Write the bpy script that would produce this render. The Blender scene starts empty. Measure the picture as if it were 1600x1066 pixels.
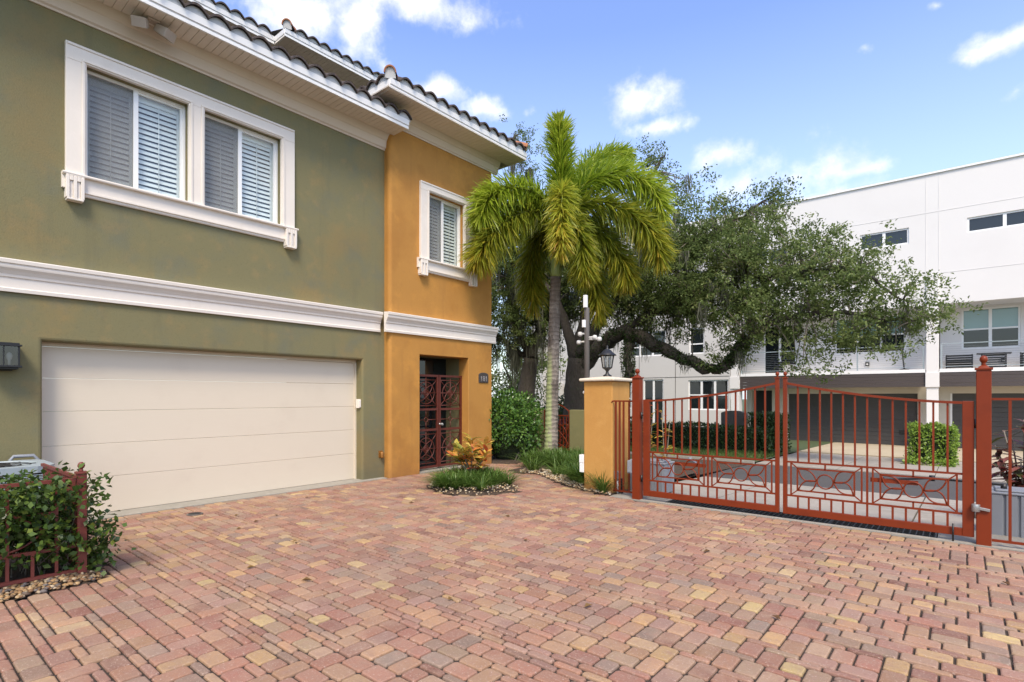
import bpy, bmesh, math, random
import numpy as np
from mathutils import Vector, Matrix, Euler

S = bpy.context.scene
COL = S.collection
R = random.Random(11)
NR = np.random.default_rng(11)
PI = math.pi

# ------------------------------------------------------------------ camera
cd = bpy.data.cameras.new('camera')
cam = bpy.data.objects.new('camera', cd)
COL.objects.link(cam)
cam.location = (0, 0, 1.6)
cam.rotation_euler = (math.radians(90), 0, math.radians(39.7))
cd.sensor_width = 36.0
cd.lens = 19.125
cd.shift_y = 0.0537
cd.clip_start = 0.05
cd.clip_end = 2000
S.camera = cam

# ------------------------------------------------------------------ light, exposure
S.view_settings.view_transform = 'Standard'
S.view_settings.look = 'None'
S.view_settings.gamma = 1.0
S.view_settings.use_curve_mapping = False
S.view_settings.exposure = 0.64

SUN_EL, SUN_AZ = math.radians(52), math.radians(140)      # azimuth from +Y towards +X
sl = bpy.data.lights.new('sun', 'SUN')
sl.energy = 2.7
sl.angle = math.radians(18)
sl.color = (1.0, 0.88, 0.72)
so = bpy.data.objects.new('sun', sl)
COL.objects.link(so)
sd = Vector((math.sin(SUN_AZ) * math.cos(SUN_EL), math.cos(SUN_AZ) * math.cos(SUN_EL), math.sin(SUN_EL)))
so.rotation_euler = sd.to_track_quat('Z', 'Y').to_euler()
so.location = (4, -8, 12)

w = bpy.data.worlds.new('World')
S.world = w
w.use_nodes = True
nt = w.node_tree
for n in list(nt.nodes):
    nt.nodes.remove(n)
def WN(t, **k):
    n = nt.nodes.new(t)
    for a, b in k.items():
        setattr(n, a, b)
    return n
def WL(a, b): nt.links.new(a, b)
def wmath(op, a, b=None, clamp=False):
    n = WN('ShaderNodeMath', operation=op, use_clamp=clamp)
    for i, x in enumerate((a, b)):
        if x is None: continue
        if isinstance(x, (int, float)): n.inputs[i].default_value = x
        else: WL(x, n.inputs[i])
    return n.outputs[0]
sky = WN('ShaderNodeTexSky')
sky.sky_type = 'NISHITA'
sky.sun_disc = False
sky.sun_elevation = SUN_EL
sky.sun_rotation = SUN_AZ
sky.altitude = 10
sky.air_density = 1.3
sky.dust_density = 1.2
sky.ozone_density = 2.5
tc = WN('ShaderNodeTexCoord')
# clouds: (azimuth, elevation, half width, half height)
CL = [(-61.5, 33.28, 0.0804, 0.0391), (-55.47, 33.25, 0.0382, 0.0345), (-50.36, 35.24, 0.11, 0.0235), (-56.09, 31.69, 0.0278, 0.0221),
      (-42.39, 27.82, 0.0469, 0.0193), (-37.95, 27.83, 0.0127, 0.0101), (-47.07, 29.2, 0.036, 0.0158), (-26.59, 28.0, 0.0525, 0.0275),
      (-24.25, 25.41, 0.044, 0.012), (-18.66, 22.43, 0.0377, 0.0227), (-12.07, 19.88, 0.085, 0.0321), (-7.51, 19.42, 0.0378, 0.0126),
      (-16.75, 19.51, 0.0428, 0.0278), (-9.74, 17.75, 0.0838, 0.0168), (1.91, 25.69, 0.0338, 0.0146), (2.91, 22.4, 0.0145, 0.0082),
      (-6.46, 28.25, 0.0082, 0.0057), (-1.45, 29.69, 0.008, 0.0045), (-52.62, 30.76, 0.0153, 0.0114)]
for az, el, a, b in [(20, 18, .12, .04), (38, 30, .14, .06), (60, 22, .2, .06), (85, 40, .3, .12), (110, 20, .2, .07), (130, 55, .45, .3),
                     (150, 28, .3, .1), (175, 45, .4, .18), (-160, 22, .25, .08), (-140, 50, .35, .15), (-110, 26, .2, .07), (-90, 40, .2, .08),
                     (60, 70, .4, .25), (-100, 70, .3, .2)]:
    CL.append((az, el, a, b))
dn = WN('ShaderNodeTexNoise')
dn.inputs['Scale'].default_value = 9.0
dn.inputs['Detail'].default_value = 4.0
WL(tc.outputs['Generated'], dn.inputs['Vector'])
dsub = WN('ShaderNodeVectorMath', operation='SUBTRACT')
WL(dn.outputs['Color'], dsub.inputs[0]); dsub.inputs[1].default_value = (.5, .5, .5)
dscl = WN('ShaderNodeVectorMath', operation='SCALE')
WL(dsub.outputs[0], dscl.inputs[0]); dscl.inputs['Scale'].default_value = 0.05
dadd = WN('ShaderNodeVectorMath', operation='ADD')
WL(tc.outputs['Generated'], dadd.inputs[0]); WL(dscl.outputs[0], dadd.inputs[1])
acc = None
for ci, (az, el, a, b) in enumerate(CL):
    az, el = math.radians(az), math.radians(el)
    c = Vector((math.sin(az) * math.cos(el), math.cos(az) * math.cos(el), math.sin(el)))
    e1 = Vector((math.cos(az), -math.sin(az), 0))
    e2 = c.cross(e1)
    if e2.z < 0: e2 = -e2
    M = Matrix((e1, e2, e1.cross(e2))).transposed()
    mp = WN('ShaderNodeMapping', vector_type='TEXTURE')
    mp.inputs['Location'].default_value = c
    mp.inputs['Rotation'].default_value = M.to_euler()
    mp.inputs['Scale'].default_value = (a * 1.55, b * 1.6, 1.0)
    WL(dadd.outputs[0], mp.inputs['Vector'])
    ln = WN('ShaderNodeVectorMath', operation='LENGTH')
    WL(mp.outputs[0], ln.inputs[0])
    m = wmath('SUBTRACT', 1.0, ln.outputs['Value'])
    wgt = .5 if a < .016 else .72 if ci in (8, 10, 11, 12, 13, 3) else 1.0
    if wgt < 1: m = wmath('MULTIPLY', m, wgt)
    acc = m if acc is None else wmath('MAXIMUM', acc, m)
cn = WN('ShaderNodeTexNoise')
cn.inputs['Scale'].default_value = 19.0
cn.inputs['Detail'].default_value = 12.0
cn.inputs['Roughness'].default_value = 0.62
WL(tc.outputs['Generated'], cn.inputs['Vector'])
den = wmath('ADD', acc, wmath('MULTIPLY', wmath('SUBTRACT', cn.outputs['Fac'], 0.54), 1.7))
ss = WN('ShaderNodeMapRange', interpolation_type='SMOOTHSTEP')
ss.inputs['From Min'].default_value = 0.0
ss.inputs['From Max'].default_value = 1.0
WL(den, ss.inputs['Value'])
# thin veil that whitens the sky towards the horizon
sep = WN('ShaderNodeSeparateXYZ')
WL(tc.outputs['Generated'], sep.inputs[0])
veil = WN('ShaderNodeMapRange')
veil.inputs['From Min'].default_value = 0.0
veil.inputs['From Max'].default_value = 0.55
veil.inputs['To Min'].default_value = 0.55
veil.inputs['To Max'].default_value = 0.0
WL(sep.outputs['Z'], veil.inputs['Value'])
gm = WN('ShaderNodeHueSaturation')
gm.inputs['Hue'].default_value = 0.518
gm.inputs['Saturation'].default_value = 1.1
gm.inputs['Value'].default_value = 1.36
WL(sky.outputs[0], gm.inputs['Color'])
mx0 = WN('ShaderNodeMixRGB')
mx0.inputs['Color2'].default_value = (4.3, 5.05, 6.35, 1)
WL(veil.outputs[0], mx0.inputs['Fac'])
WL(gm.outputs[0], mx0.inputs['Color1'])
mx = WN('ShaderNodeMixRGB')
cs2 = WN('ShaderNodeTexNoise'); cs2.inputs['Scale'].default_value = 30.0; cs2.inputs['Detail'].default_value = 6.0
WL(dadd.outputs[0], cs2.inputs['Vector'])
cmix = WN('ShaderNodeMixRGB'); cmix.inputs['Color1'].default_value = (4.7, 4.85, 5.15, 1); cmix.inputs['Color2'].default_value = (6.2, 6.1, 6.1, 1)
crm = WN('ShaderNodeMapRange'); crm.inputs['From Min'].default_value = .38; crm.inputs['From Max'].default_value = .6
WL(cs2.outputs['Fac'], crm.inputs['Value']); WL(crm.outputs[0], cmix.inputs['Fac']); WL(cmix.outputs[0], mx.inputs['Color2'])
WL(ss.outputs[0], mx.inputs['Fac'])
WL(mx0.outputs[0], mx.inputs['Color1'])
bg = WN('ShaderNodeBackground')
bg.inputs['Strength'].default_value = 0.15
WL(mx.outputs[0], bg.inputs['Color'])
wo = WN('ShaderNodeOutputWorld')
WL(bg.outputs[0], wo.inputs['Surface'])

# ------------------------------------------------------------------ helpers
WT = {}
def wt(o): return WT[o.name] if o is not None else Vector((0, 0, 0))
def link(o, parent=None, loc=(0, 0, 0)):
    COL.objects.link(o)
    loc = Vector(loc)
    if parent is not None:
        o.parent = parent
        o.location = loc - wt(parent)
    else:
        o.location = loc
    WT[o.name] = loc
    return o
def thing(name, label, cat, loc=(0, 0, 0), group=None):
    o = bpy.data.objects.new(name, None)
    o.empty_display_size = .1
    link(o, None, loc)
    return tag(o, label, cat, group)
def tag(o, label, cat, group=None):
    o['label'] = label; o['category'] = cat
    if group: o['group'] = group
    return o
def kind(o, k):
    o['kind'] = k
    return o
def inst(name, mesh, parent, loc, rot=(0, 0, 0), scale=(1, 1, 1)):
    o = bpy.data.objects.new(name, mesh)
    link(o, parent, loc)
    o.rotation_euler = rot; o.scale = scale
    return o
def copy_tree(o, loc=None, rotz=None, label=None, parent=None):
    c = o.copy()
    COL.objects.link(c)
    if parent is not None: c.parent = parent
    if loc is not None:
        c.location = loc; WT[c.name] = Vector(loc)
    if rotz is not None: c.rotation_euler.z = rotz
    if label: c['label'] = label
    for ch in [x for x in o.children]:
        copy_tree(ch, parent=c)
    return c

class MB:
    def __init__(s):
        s.v = []; s.f = []; s.m = []; s.s = []
    def add(s, vs, fs, mi=0, smooth=False):
        o = len(s.v)
        s.v.extend([tuple(v) for v in vs])
        for f in fs:
            s.f.append([i + o for i in f]); s.m.append(mi); s.s.append(smooth)
        return s
    def box(s, x0, x1, y0, y1, z0, z1, mi=0):
        vs = [(x, y, z) for x in (x0, x1) for y in (y0, y1) for z in (z0, z1)]
        return s.add(vs, [(0, 1, 3, 2), (4, 6, 7, 5), (0, 4, 5, 1), (2, 3, 7, 6), (0, 2, 6, 4), (1, 5, 7, 3)], mi)
    def beam(s, a, b, w, h, mi=0, up=(0, 0, 1)):
        a, b = Vector(a), Vector(b)
        d = (b - a).normalized()
        u = Vector(up)
        if abs(d.dot(u)) > .99: u = Vector((0, 1, 0))
        x = d.cross(u).normalized(); y = x.cross(d).normalized()
        vs = [p + x * (sx * w / 2) + y * (sy * h / 2) for p in (a, b) for sx, sy in ((-1, -1), (1, -1), (1, 1), (-1, 1))]
        return s.add(vs, [(0, 1, 2, 3), (7, 6, 5, 4), (0, 4, 5, 1), (1, 5, 6, 2), (2, 6, 7, 3), (3, 7, 4, 0)], mi)
    def tube(s, pts, r, n=8, mi=0, smooth=True, caps=True, closed=False):
        pts = [Vector(p) for p in pts]
        k = len(pts)
        rs = r if isinstance(r, (list, tuple)) else [r] * k
        vs = []; fs = []
        prev = None
        for i, p in enumerate(pts):
            if closed: d = pts[(i + 1) % k] - pts[i - 1]
            else: d = pts[min(i + 1, k - 1)] - pts[max(i - 1, 0)]
            d.normalize()
            if prev is None:
                u = Vector((0, 0, 1)) if abs(d.z) < .9 else Vector((1, 0, 0))
                x = d.cross(u).normalized()
            else:
                x = (prev - d * prev.dot(d)).normalized()
            prev = x
            y = d.cross(x)
            for j in range(n):
                a = 2 * PI * (j + .5) / n
                vs.append(p + (x * math.cos(a) + y * math.sin(a)) * rs[i])
        for i in range(k if closed else k - 1):
            i2 = (i + 1) % k
            for j in range(n):
                j2 = (j + 1) % n
                fs.append((i * n + j, i * n + j2, i2 * n + j2, i2 * n + j))
        s.add(vs, fs, mi, smooth)
        if caps and not closed:
            o = len(s.v) - len(vs)
            s.f.append([o + j for j in range(n)][::-1]); s.m.append(mi); s.s.append(False)
            s.f.append([o + (k - 1) * n + j for j in range(n)]); s.m.append(mi); s.s.append(False)
        return s
    def lathe(s, prof, n, c, mi=0, smooth=True, rot=0.0):
        vs = []; fs = []
        for r_, z in prof:
            for j in range(n):
                a = 2 * PI * j / n + rot
                vs.append((c[0] + r_ * math.cos(a), c[1] + r_ * math.sin(a), c[2] + z))
        k = len(prof)
        for i in range(k - 1):
            for j in range(n):
                j2 = (j + 1) % n
                fs.append((i * n + j, i * n + j2, (i + 1) * n + j2, (i + 1) * n + j))
        s.add(vs, fs, mi, smooth)
        o = len(s.v) - len(vs)
        s.f.append([o + j for j in range(n)][::-1]); s.m.append(mi); s.s.append(False)
        s.f.append([o + (k - 1) * n + j for j in range(n)]); s.m.append(mi); s.s.append(False)
        return s
    def prism(s, prof, axis, a0, a1, mi=0):
        """closed profile extruded along an axis: 'Y' takes (x,z), 'X' takes (y,z), 'Z' takes (x,y)"""
        n = len(prof)
        def pt(p, a):
            return {'Y': (p[0], a, p[1]), 'X': (a, p[0], p[1]), 'Z': (p[0], p[1], a)}[axis]
        vs = [pt(p, a0) for p in prof] + [pt(p, a1) for p in prof]
        fs = [tuple(range(n))[::-1], tuple(range(n, 2 * n))] + [(i, (i + 1) % n, n + (i + 1) % n, n + i) for i in range(n)]
        return s.add(vs, fs, mi)
    def build(s, name, mats, parent=None, loc=(0, 0, 0), bevel=0, seg=2, fixn=True):
        o3 = Vector(loc) if parent is None else (wt(parent) if tuple(loc) == (0, 0, 0) else Vector(loc))
        me = bpy.data.meshes.new(name)
        me.from_pydata([(v[0] - o3.x, v[1] - o3.y, v[2] - o3.z) for v in s.v], [], s.f)
        for m_ in (mats if isinstance(mats, (list, tuple)) else [mats]): me.materials.append(m_)
        me.polygons.foreach_set('material_index', s.m)
        me.polygons.foreach_set('use_smooth', s.s)
        if fixn:
            bm = bmesh.new(); bm.from_mesh(me)
            bmesh.ops.recalc_face_normals(bm, faces=bm.faces[:])
            bm.to_mesh(me); bm.free()
        me.update()
        o = bpy.data.objects.new(name, me)
        link(o, parent, o3)
        if bevel:
            b = o.modifiers.new('bevel', 'BEVEL'); b.width = bevel; b.segments = seg; b.limit_method = 'ANGLE'
            b.angle_limit = math.radians(40)
            b.harden_normals = False
        return o

def ring_pts(c, r, axis='Y', n=20, ry=None, rot=0):
    ry = ry or r
    out = []
    for i in range(n):
        a = 2 * PI * i / n
        p, q = r * math.cos(a), ry * math.sin(a)
        p, q = p * math.cos(rot) - q * math.sin(rot), p * math.sin(rot) + q * math.cos(rot)
        if axis == 'Y': out.append((c[0] + p, c[1], c[2] + q))
        elif axis == 'X': out.append((c[0], c[1] + p, c[2] + q))
        else: out.append((c[0] + p, c[1] + q, c[2]))
    return out

def spline(P, n):
    P = [Vector(p) for p in P]
    Q = [P[0] * 2 - P[1]] + P + [P[-1] * 2 - P[-2]]
    out = []
    k = len(P) - 1
    for i in range(n + 1):
        t = i / n * k
        j = min(int(t), k - 1); u = t - j
        a, b, c, d = Q[j], Q[j + 1], Q[j + 2], Q[j + 3]
        out.append(.5 * ((2 * b) + (c - a) * u + (2 * a - 5 * b + 4 * c - d) * u * u + (3 * b - a - 3 * c + d) * u ** 3))
    return out

# ------------------------------------------------------------------ materials
def newmat(name):
    m = bpy.data.materials.new(name); m.use_nodes = True
    t = m.node_tree
    b = t.nodes['Principled BSDF']
    return m, t, b
def noise(t, scale, detail=4, rough=.55, stretch=None, coord=None):
    if coord is None:
        g = t.nodes.new('ShaderNodeNewGeometry'); v = g.outputs['Position']
    else: v = coord
    if stretch:
        mp = t.nodes.new('ShaderNodeMapping'); mp.inputs['Scale'].default_value = stretch
        t.links.new(v, mp.inputs['Vector']); v = mp.outputs[0]
    n = t.nodes.new('ShaderNodeTexNoise')
    n.inputs['Scale'].default_value = scale; n.inputs['Detail'].default_value = detail; n.inputs['Roughness'].default_value = rough
    t.links.new(v, n.inputs['Vector'])
    return n.outputs['Fac']
def ramp01(t, v, a, b):
    r = t.nodes.new('ShaderNodeMapRange'); r.interpolation_type = 'SMOOTHSTEP'
    r.inputs['From Min'].default_value = a; r.inputs['From Max'].default_value = b
    t.links.new(v, r.inputs['Value'])
    return r.outputs[0]
def mixc(t, fac, c1, c2):
    n = t.nodes.new('ShaderNodeMixRGB')
    for k, x in (('Fac', fac), ('Color1', c1), ('Color2', c2)):
        if isinstance(x, (int, float)): n.inputs[k].default_value = x
        elif isinstance(x, tuple): n.inputs[k].default_value = (*x, 1) if len(x) == 3 else x
        else: t.links.new(x, n.inputs[k])
    return n.outputs[0]
def mulv(t, v, k):
    n = t.nodes.new('ShaderNodeMath'); n.operation = 'MULTIPLY'; n.inputs[1].default_value = k
    t.links.new(v, n.inputs[0]); return n.outputs[0]
def bump(t, b, v, strength=.3, dist=.01):
    n = t.nodes.new('ShaderNodeBump'); n.inputs['Strength'].default_value = strength; n.inputs['Distance'].default_value = dist
    t.links.new(v, n.inputs['Height']); t.links.new(n.outputs[0], b.inputs['Normal'])
def M(name, col, rough=.6, layers=(), bmp=None, metal=0.0, spec=.5, stretch=None, dirt=None):
    """layers: (noise scale, colour, lo, hi, amount[, stretch])"""
    m, t, b = newmat(name)
    c = tuple(col)
    for L in layers:
        st = L[5] if len(L) > 5 else stretch
        f = mulv(t, ramp01(t, noise(t, L[0], 5, .6, st), L[2], L[3]), L[4])
        c = mixc(t, f, c, L[1])
    if dirt:                                                   # rain splash along the foot and faint vertical drip streaks
        g = t.nodes.new('ShaderNodeNewGeometry'); sp_ = t.nodes.new('ShaderNodeSeparateXYZ'); t.links.new(g.outputs['Position'], sp_.inputs[0])
        zz = t.nodes.new('ShaderNodeMath'); zz.operation = 'MULTIPLY_ADD'; zz.inputs[1].default_value = .9; t.links.new(noise(t, 3.5, 5, .7), zz.inputs[0])
        ng = mulv(t, sp_.outputs['Z'], -1.0); t.links.new(ng, zz.inputs[2])
        c = mixc(t, mulv(t, ramp01(t, zz.outputs[0], .02, .5), .55), c, dirt)
        c = mixc(t, mulv(t, ramp01(t, noise(t, 5, 4, .6, (1, 1, .09)), .56, .72), .22), c, dirt)
    if isinstance(c, tuple): b.inputs['Base Color'].default_value = (*c, 1)
    else: t.links.new(c, b.inputs['Base Color'])
    b.inputs['Roughness'].default_value = rough
    b.inputs['Metallic'].default_value = metal
    b.inputs['Specular IOR Level'].default_value = spec
    if bmp: bump(t, b, noise(t, bmp[0], 5, .6, bmp[3] if len(bmp) > 3 else None), bmp[1], bmp[2])
    return m

m_green = M('olive_stucco', (.182, .163, .078), .85,
            [(1.0, (.29, .19, .060), .47, .72, .5), (1.6, (.135, .142, .098), .47, .72, .6), (4, (.27, .195, .085), .52, .75, .4), (.5, (.15, .128, .065), .45, .7, .45), (38, (.115, .11, .05), .52, .72, .3)], (55, .35, .01), dirt=(.105, .10, .06))
m_orange = M('ochre_stucco', (.43, .205, .042), .85,
             [(1.1, (.34, .145, .026), .45, .7, .55), (2.4, (.57, .27, .05), .48, .72, .5), (7, (.36, .17, .04), .55, .75, .35), (45, (.34, .145, .025), .52, .75, .3)], (55, .35, .01), dirt=(.27, .125, .035))
m_orange2 = M('pale_ochre_stucco', (.49, .25, .062), .85,
              [(1.6, (.42, .20, .045), .45, .7, .55), (4.6, (.55, .30, .085), .5, .72, .5), (50, (.42, .19, .04), .52, .75, .25)], (60, .3, .01), dirt=(.33, .16, .05))
m_trim = M('cream_trim', (.74, .675, .60), .7, [(2.2, (.66, .585, .50), .5, .75, .45), (60, (.56, .48, .40), .62, .8, .3), (9, (.80, .73, .66), .5, .7, .3)], (80, .18, .004))
m_frieze = M('beige_frieze', (.62, .52, .42), .75, [(2, (.53, .43, .34), .5, .75, .5), (70, (.45, .34, .25), .64, .8, .4)], (80, .15, .004))
m_soffit = M('soffit_vinyl', (.70, .625, .55), .55, [(6, (.62, .54, .46), .5, .75, .4)])
m_fascia = M('white_fascia', (.80, .79, .78), .45, [(5, (.70, .68, .66), .5, .8, .35)])
m_garage = M('cream_garage_door', (.64, .56, .44), .5, [(1.6, (.585, .50, .39), .5, .75, .45), (14, (.665, .585, .47), .5, .7, .3, (1, .3, 3))], (30, .1, .004))
m_tile = M('weathered_clay_tile', (.07, .05, .042), .85, [(12, (.20, .10, .06), .58, .78, .6), (30, (.022, .02, .02), .42, .62, .8)], (60, .4, .008))
m_ridge = M('rust_clay_ridge', (.36, .14, .06), .8, [(14, (.16, .07, .04), .5, .7, .6), (40, (.05, .035, .03), .6, .75, .6)], (60, .4, .008))
m_mortar = M('grey_mortar', (.50, .50, .50), .9, [(9, (.36, .37, .38), .5, .75, .5), (60, (.2, .2, .2), .66, .8, .6)], (70, .4, .008))
m_rust = M('rust_red_paint', (.185, .027, .0055), .42, [(5, (.135, .02, .005), .48, .72, .5), (45, (.20, .04, .014), .6, .8, .35)], (90, .08, .002), 0, .28)
m_oldred = M('faded_red_paint', (.165, .034, .024), .5, [(9, (.12, .025, .019), .5, .75, .6)], (90, .1, .002))
m_doorred = M('dark_red_iron', (.105, .02, .011), .5, [(9, (.07, .015, .01), .5, .75, .6)], (90, .1, .002))
m_alu = M('white_aluminium', (.80, .80, .79), .35)
m_shutter = M('shutter_white', (.84, .84, .82), .4)
m_black = M('black_metal', (.012, .012, .013), .4)
m_dark = M('dark_interior', (.02, .019, .017), .8)
m_steel = M('grey_steel', (.38, .38, .37), .35, [(30, (.25, .25, .24), .5, .75, .4)], metal=.7)
m_greybox = M('grey_operator_shell', (.235, .25, .275), .5, [(3, (.20, .215, .24), .45, .7, .4), (30, (.28, .29, .31), .6, .8, .4)])
m_bluegrey = M('grey_condenser_paint', (.30, .35, .37), .5, [(8, (.24, .28, .3), .5, .75, .5)])
m_pole = M('bronze_grey_pole', (.12, .105, .095), .45, [(6, (.09, .08, .072), .5, .7, .5)])
m_conc = M('pale_concrete', (.33, .295, .25), .9, [(.7, (.24, .215, .18), .45, .7, .6), (6, (.42, .385, .34), .5, .75, .5), (60, (.33, .30, .27), .58, .75, .5)], (90, .3, .004))
m_conc2 = M('stained_concrete', (.30, .275, .23), .9, [(1.4, (.26, .245, .205), .45, .7, .7), (8, (.46, .43, .38), .52, .75, .5), (70, (.2, .19, .16), .6, .75, .5)], (80, .4, .005))
m_conc3 = M('yellowed_concrete', (.43, .36, .25), .9, [(.8, (.35, .29, .19), .45, .7, .6), (9, (.49, .42, .31), .5, .75, .4), (60, (.40, .33, .24), .6, .75, .4)], (80, .3, .004))
m_asph = M('asphalt', (.07, .065, .063), .9, [(.5, (.055, .052, .052), .45, .7, .6), (90, (.18, .17, .165), .55, .75, .5)], (140, .5, .006))
m_sand = M('joint_sand', (.038, .027, .02), 1.0, [(40, (.12, .09, .065), .5, .7, .5)])
m_soil = M('dark_mulch_soil', (.06, .04, .026), 1.0, [(20, (.12, .08, .05), .5, .7, .6)], (60, .8, .02))
m_earth = M('grassy_earth', (.06, .085, .03), 1.0, [(3, (.04, .06, .022), .5, .7, .5)])
m_white = M('white_render', (.70, .68, .66), .8, [(.35, (.655, .635, .615), .45, .7, .5), (60, (.64, .62, .60), .55, .75, .2)], (90, .1, .004))
m_greywall = M('light_grey_render', (.56, .54, .51), .8, [(.4, (.50, .48, .455), .45, .7, .5)], (90, .1, .004))
m_creamw = M('cream_render', (.60, .55, .47), .8, [(.5, (.53, .49, .41), .45, .7, .4)])
m_brownb = M('dark_brown_boards', (.062, .049, .046), .55, [(2, (.04, .031, .03), .45, .7, .6, (.35, 3, 12))], (10, .2, .004, (.4, 3, 14)))
m_gdoor = M('charcoal_garage_door', (.062, .057, .055), .55, [(1, (.05, .046, .044), .45, .7, .5)])
m_cap = M('cream_cap_stone', (.66, .575, .45), .8, [(5, (.62, .55, .43), .5, .75, .5), (30, (.52, .47, .38), .6, .75, .4)], (50, .3, .006))
m_gwall = M('olive_garden_wall', (.19, .172, .07), .85, [(1.5, (.135, .13, .06), .45, .7, .6), (7, (.23, .20, .09), .5, .75, .4)], (60, .3, .008))
m_plaque = M('dark_bronze_plaque', (.055, .045, .042), .5)
m_digit = M('worn_silver_digits', (.26, .24, .24), .5)
m_brass = M('rusty_brass', (.30, .13, .025), .5, [(30, (.12, .05, .015), .5, .7, .6)], metal=.3)
m_bulb = M('frosted_bulb', (.85, .84, .80), .3)
m_bark = M('oak_bark', (.055, .045, .036), .95, [(5, (.10, .085, .07), .5, .75, .6, (1, 1, .3)), (9, (.05, .07, .025), .52, .75, .55)], (22, 1.0, .05, (1, 1, .35)))
m_twig = M('grey_twig', (.19, .16, .125), .9)
m_grate = M('black_iron_grate', (.02, .02, .021), .5, [(40, (.06, .05, .045), .55, .75, .5)])
m_bracket = M('tan_metal', (.40, .33, .27), .6)
m_redlens = M('red_plastic', (.45, .03, .04), .35)

def glassmat(name, tint, dark=None, refl=.9):
    """see-through pane (dark=None) or an opaque dark reflecting pane"""
    m, t, b = newmat(name)
    if dark is not None:
        b.inputs['Base Color'].default_value = (*dark, 1)
        b.inputs['Roughness'].default_value = .03
        b.inputs['IOR'].default_value = 1.58
        bump(t, b, noise(t, 1.3, 2), .06, .02)
        return m
    tr = t.nodes.new('ShaderNodeBsdfTransparent'); tr.inputs[0].default_value = (*tint, 1)
    gl = t.nodes.new('ShaderNodeBsdfGlossy'); gl.inputs['Roughness'].default_value = .02
    fr = t.nodes.new('ShaderNodeFresnel'); fr.inputs['IOR'].default_value = 1.55
    mxs = t.nodes.new('ShaderNodeMixShader')
    k = t.nodes.new('ShaderNodeMath'); k.operation = 'MULTIPLY_ADD'; k.inputs[1].default_value = 1.3; k.inputs[2].default_value = .03; k.use_clamp = True
    gb = t.nodes.new('ShaderNodeNewGeometry'); fm = t.nodes.new('ShaderNodeMath'); fm.operation = 'SUBTRACT'; fm.inputs[0].default_value = 1.0
    t.links.new(gb.outputs['Backfacing'], fm.inputs[1]); f2 = t.nodes.new('ShaderNodeMath'); f2.operation = 'MULTIPLY'
    t.links.new(fr.outputs[0], k.inputs[0]); t.links.new(k.outputs[0], f2.inputs[0]); t.links.new(fm.outputs[0], f2.inputs[1]); t.links.new(f2.outputs[0], mxs.inputs[0])
    t.links.new(tr.outputs[0], mxs.inputs[1]); t.links.new(gl.outputs[0], mxs.inputs[2])
    t.links.new(mxs.outputs[0], t.nodes['Material Output'].inputs[0])
    return m
m_glass = glassmat('window_glass', (.93, .96, .96))
m_lampglass = glassmat('lantern_glass', (.8, .82, .82))
m_smoked = glassmat('smoked_lantern_glass', (.42, .43, .43))
m_glassdark = glassmat('dark_reflecting_glass', None, (.012, .016, .018))
def screenmat():
    m, t, b = newmat('insect_screen')
    b.inputs['Base Color'].default_value = (.26, .255, .255, 1); b.inputs['Roughness'].default_value = .8
    tr = t.nodes.new('ShaderNodeBsdfTransparent')
    mxs = t.nodes.new('ShaderNodeMixShader'); mxs.inputs[0].default_value = .33
    t.links.new(tr.outputs[0], mxs.inputs[1]); t.links.new(b.outputs[0], mxs.inputs[2])
    t.links.new(mxs.outputs[0], t.nodes['Material Output'].inputs[0])
    return m
m_screen = screenmat()

def leafmat(name, stops, rough=.45, trans=.3, spec=.4):
    """leaf colour by the per-leaf attribute 'rnd'"""
    m, t, b = newmat(name)
    a = t.nodes.new('ShaderNodeAttribute'); a.attribute_name = 'rnd'
    r = t.nodes.new('ShaderNodeValToRGB')
    el = r.color_ramp.elements
    while len(el) < len(stops): el.new(.5)
    for e, (p, c) in zip(el, stops): e.position = p; e.color = (*c, 1)
    t.links.new(a.outputs['Fac'], r.inputs[0])
    t.links.new(r.outputs[0], b.inputs['Base Color'])
    b.inputs['Roughness'].default_value = rough; b.inputs['Specular IOR Level'].default_value = spec
    tl = t.nodes.new('ShaderNodeBsdfTranslucent')
    t.links.new(r.outputs[0], tl.inputs[0])
    mxs = t.nodes.new('ShaderNodeMixShader'); mxs.inputs[0].default_value = trans
    t.links.new(b.outputs[0], mxs.inputs[1]); t.links.new(tl.outputs[0], mxs.inputs[2])
    t.links.new(mxs.outputs[0], t.nodes['Material Output'].inputs[0])
    return m
lf_oak = leafmat('oak_leaf', [(0, (.075, .11, .028)), (.45, (.15, .205, .062)), (.8, (.24, .30, .105)), (1, (.36, .37, .17))], .6, .48, .25)
lf_far = leafmat('bright_far_leaf', [(0, (.08, .13, .02)), (.6, (.15, .21, .04)), (1, (.25, .28, .07))])
lf_palm = leafmat('palm_leaflet', [(0, (.14, .23, .018)), (.45, (.33, .43, .034)), (1, (.52, .54, .08))], .36, .52)
lf_palmy = leafmat('yellowed_palm_leaflet', [(0, (.20, .28, .026)), (.5, (.40, .42, .04)), (.85, (.52, .43, .05)), (1, (.46, .27, .04))], .42, .48)
lf_palmd = leafmat('older_palm_leaflet', [(0, (.12, .18, .018)), (.5, (.29, .32, .03)), (.8, (.47, .40, .04)), (1, (.50, .35, .045))], .4, .52)
lf_bush = leafmat('glossy_bush_leaf', [(0, (.04, .10, .016)), (.5, (.09, .19, .03)), (1, (.20, .32, .06))], .33, .3, .5)
lf_hedge = leafmat('hedge_leaf', [(0, (.03, .055, .014)), (.6, (.055, .095, .025)), (1, (.10, .15, .04))], .4, .25)
lf_bright = leafmat('bright_hedge_leaf', [(0, (.09, .17, .02)), (.5, (.20, .31, .04)), (1, (.34, .44, .08))], .4, .3)
lf_grass = leafmat('liriope_blade', [(0, (.055, .11, .018)), (.6, (.11, .20, .035)), (1, (.22, .29, .08))], .4, .35)
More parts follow.
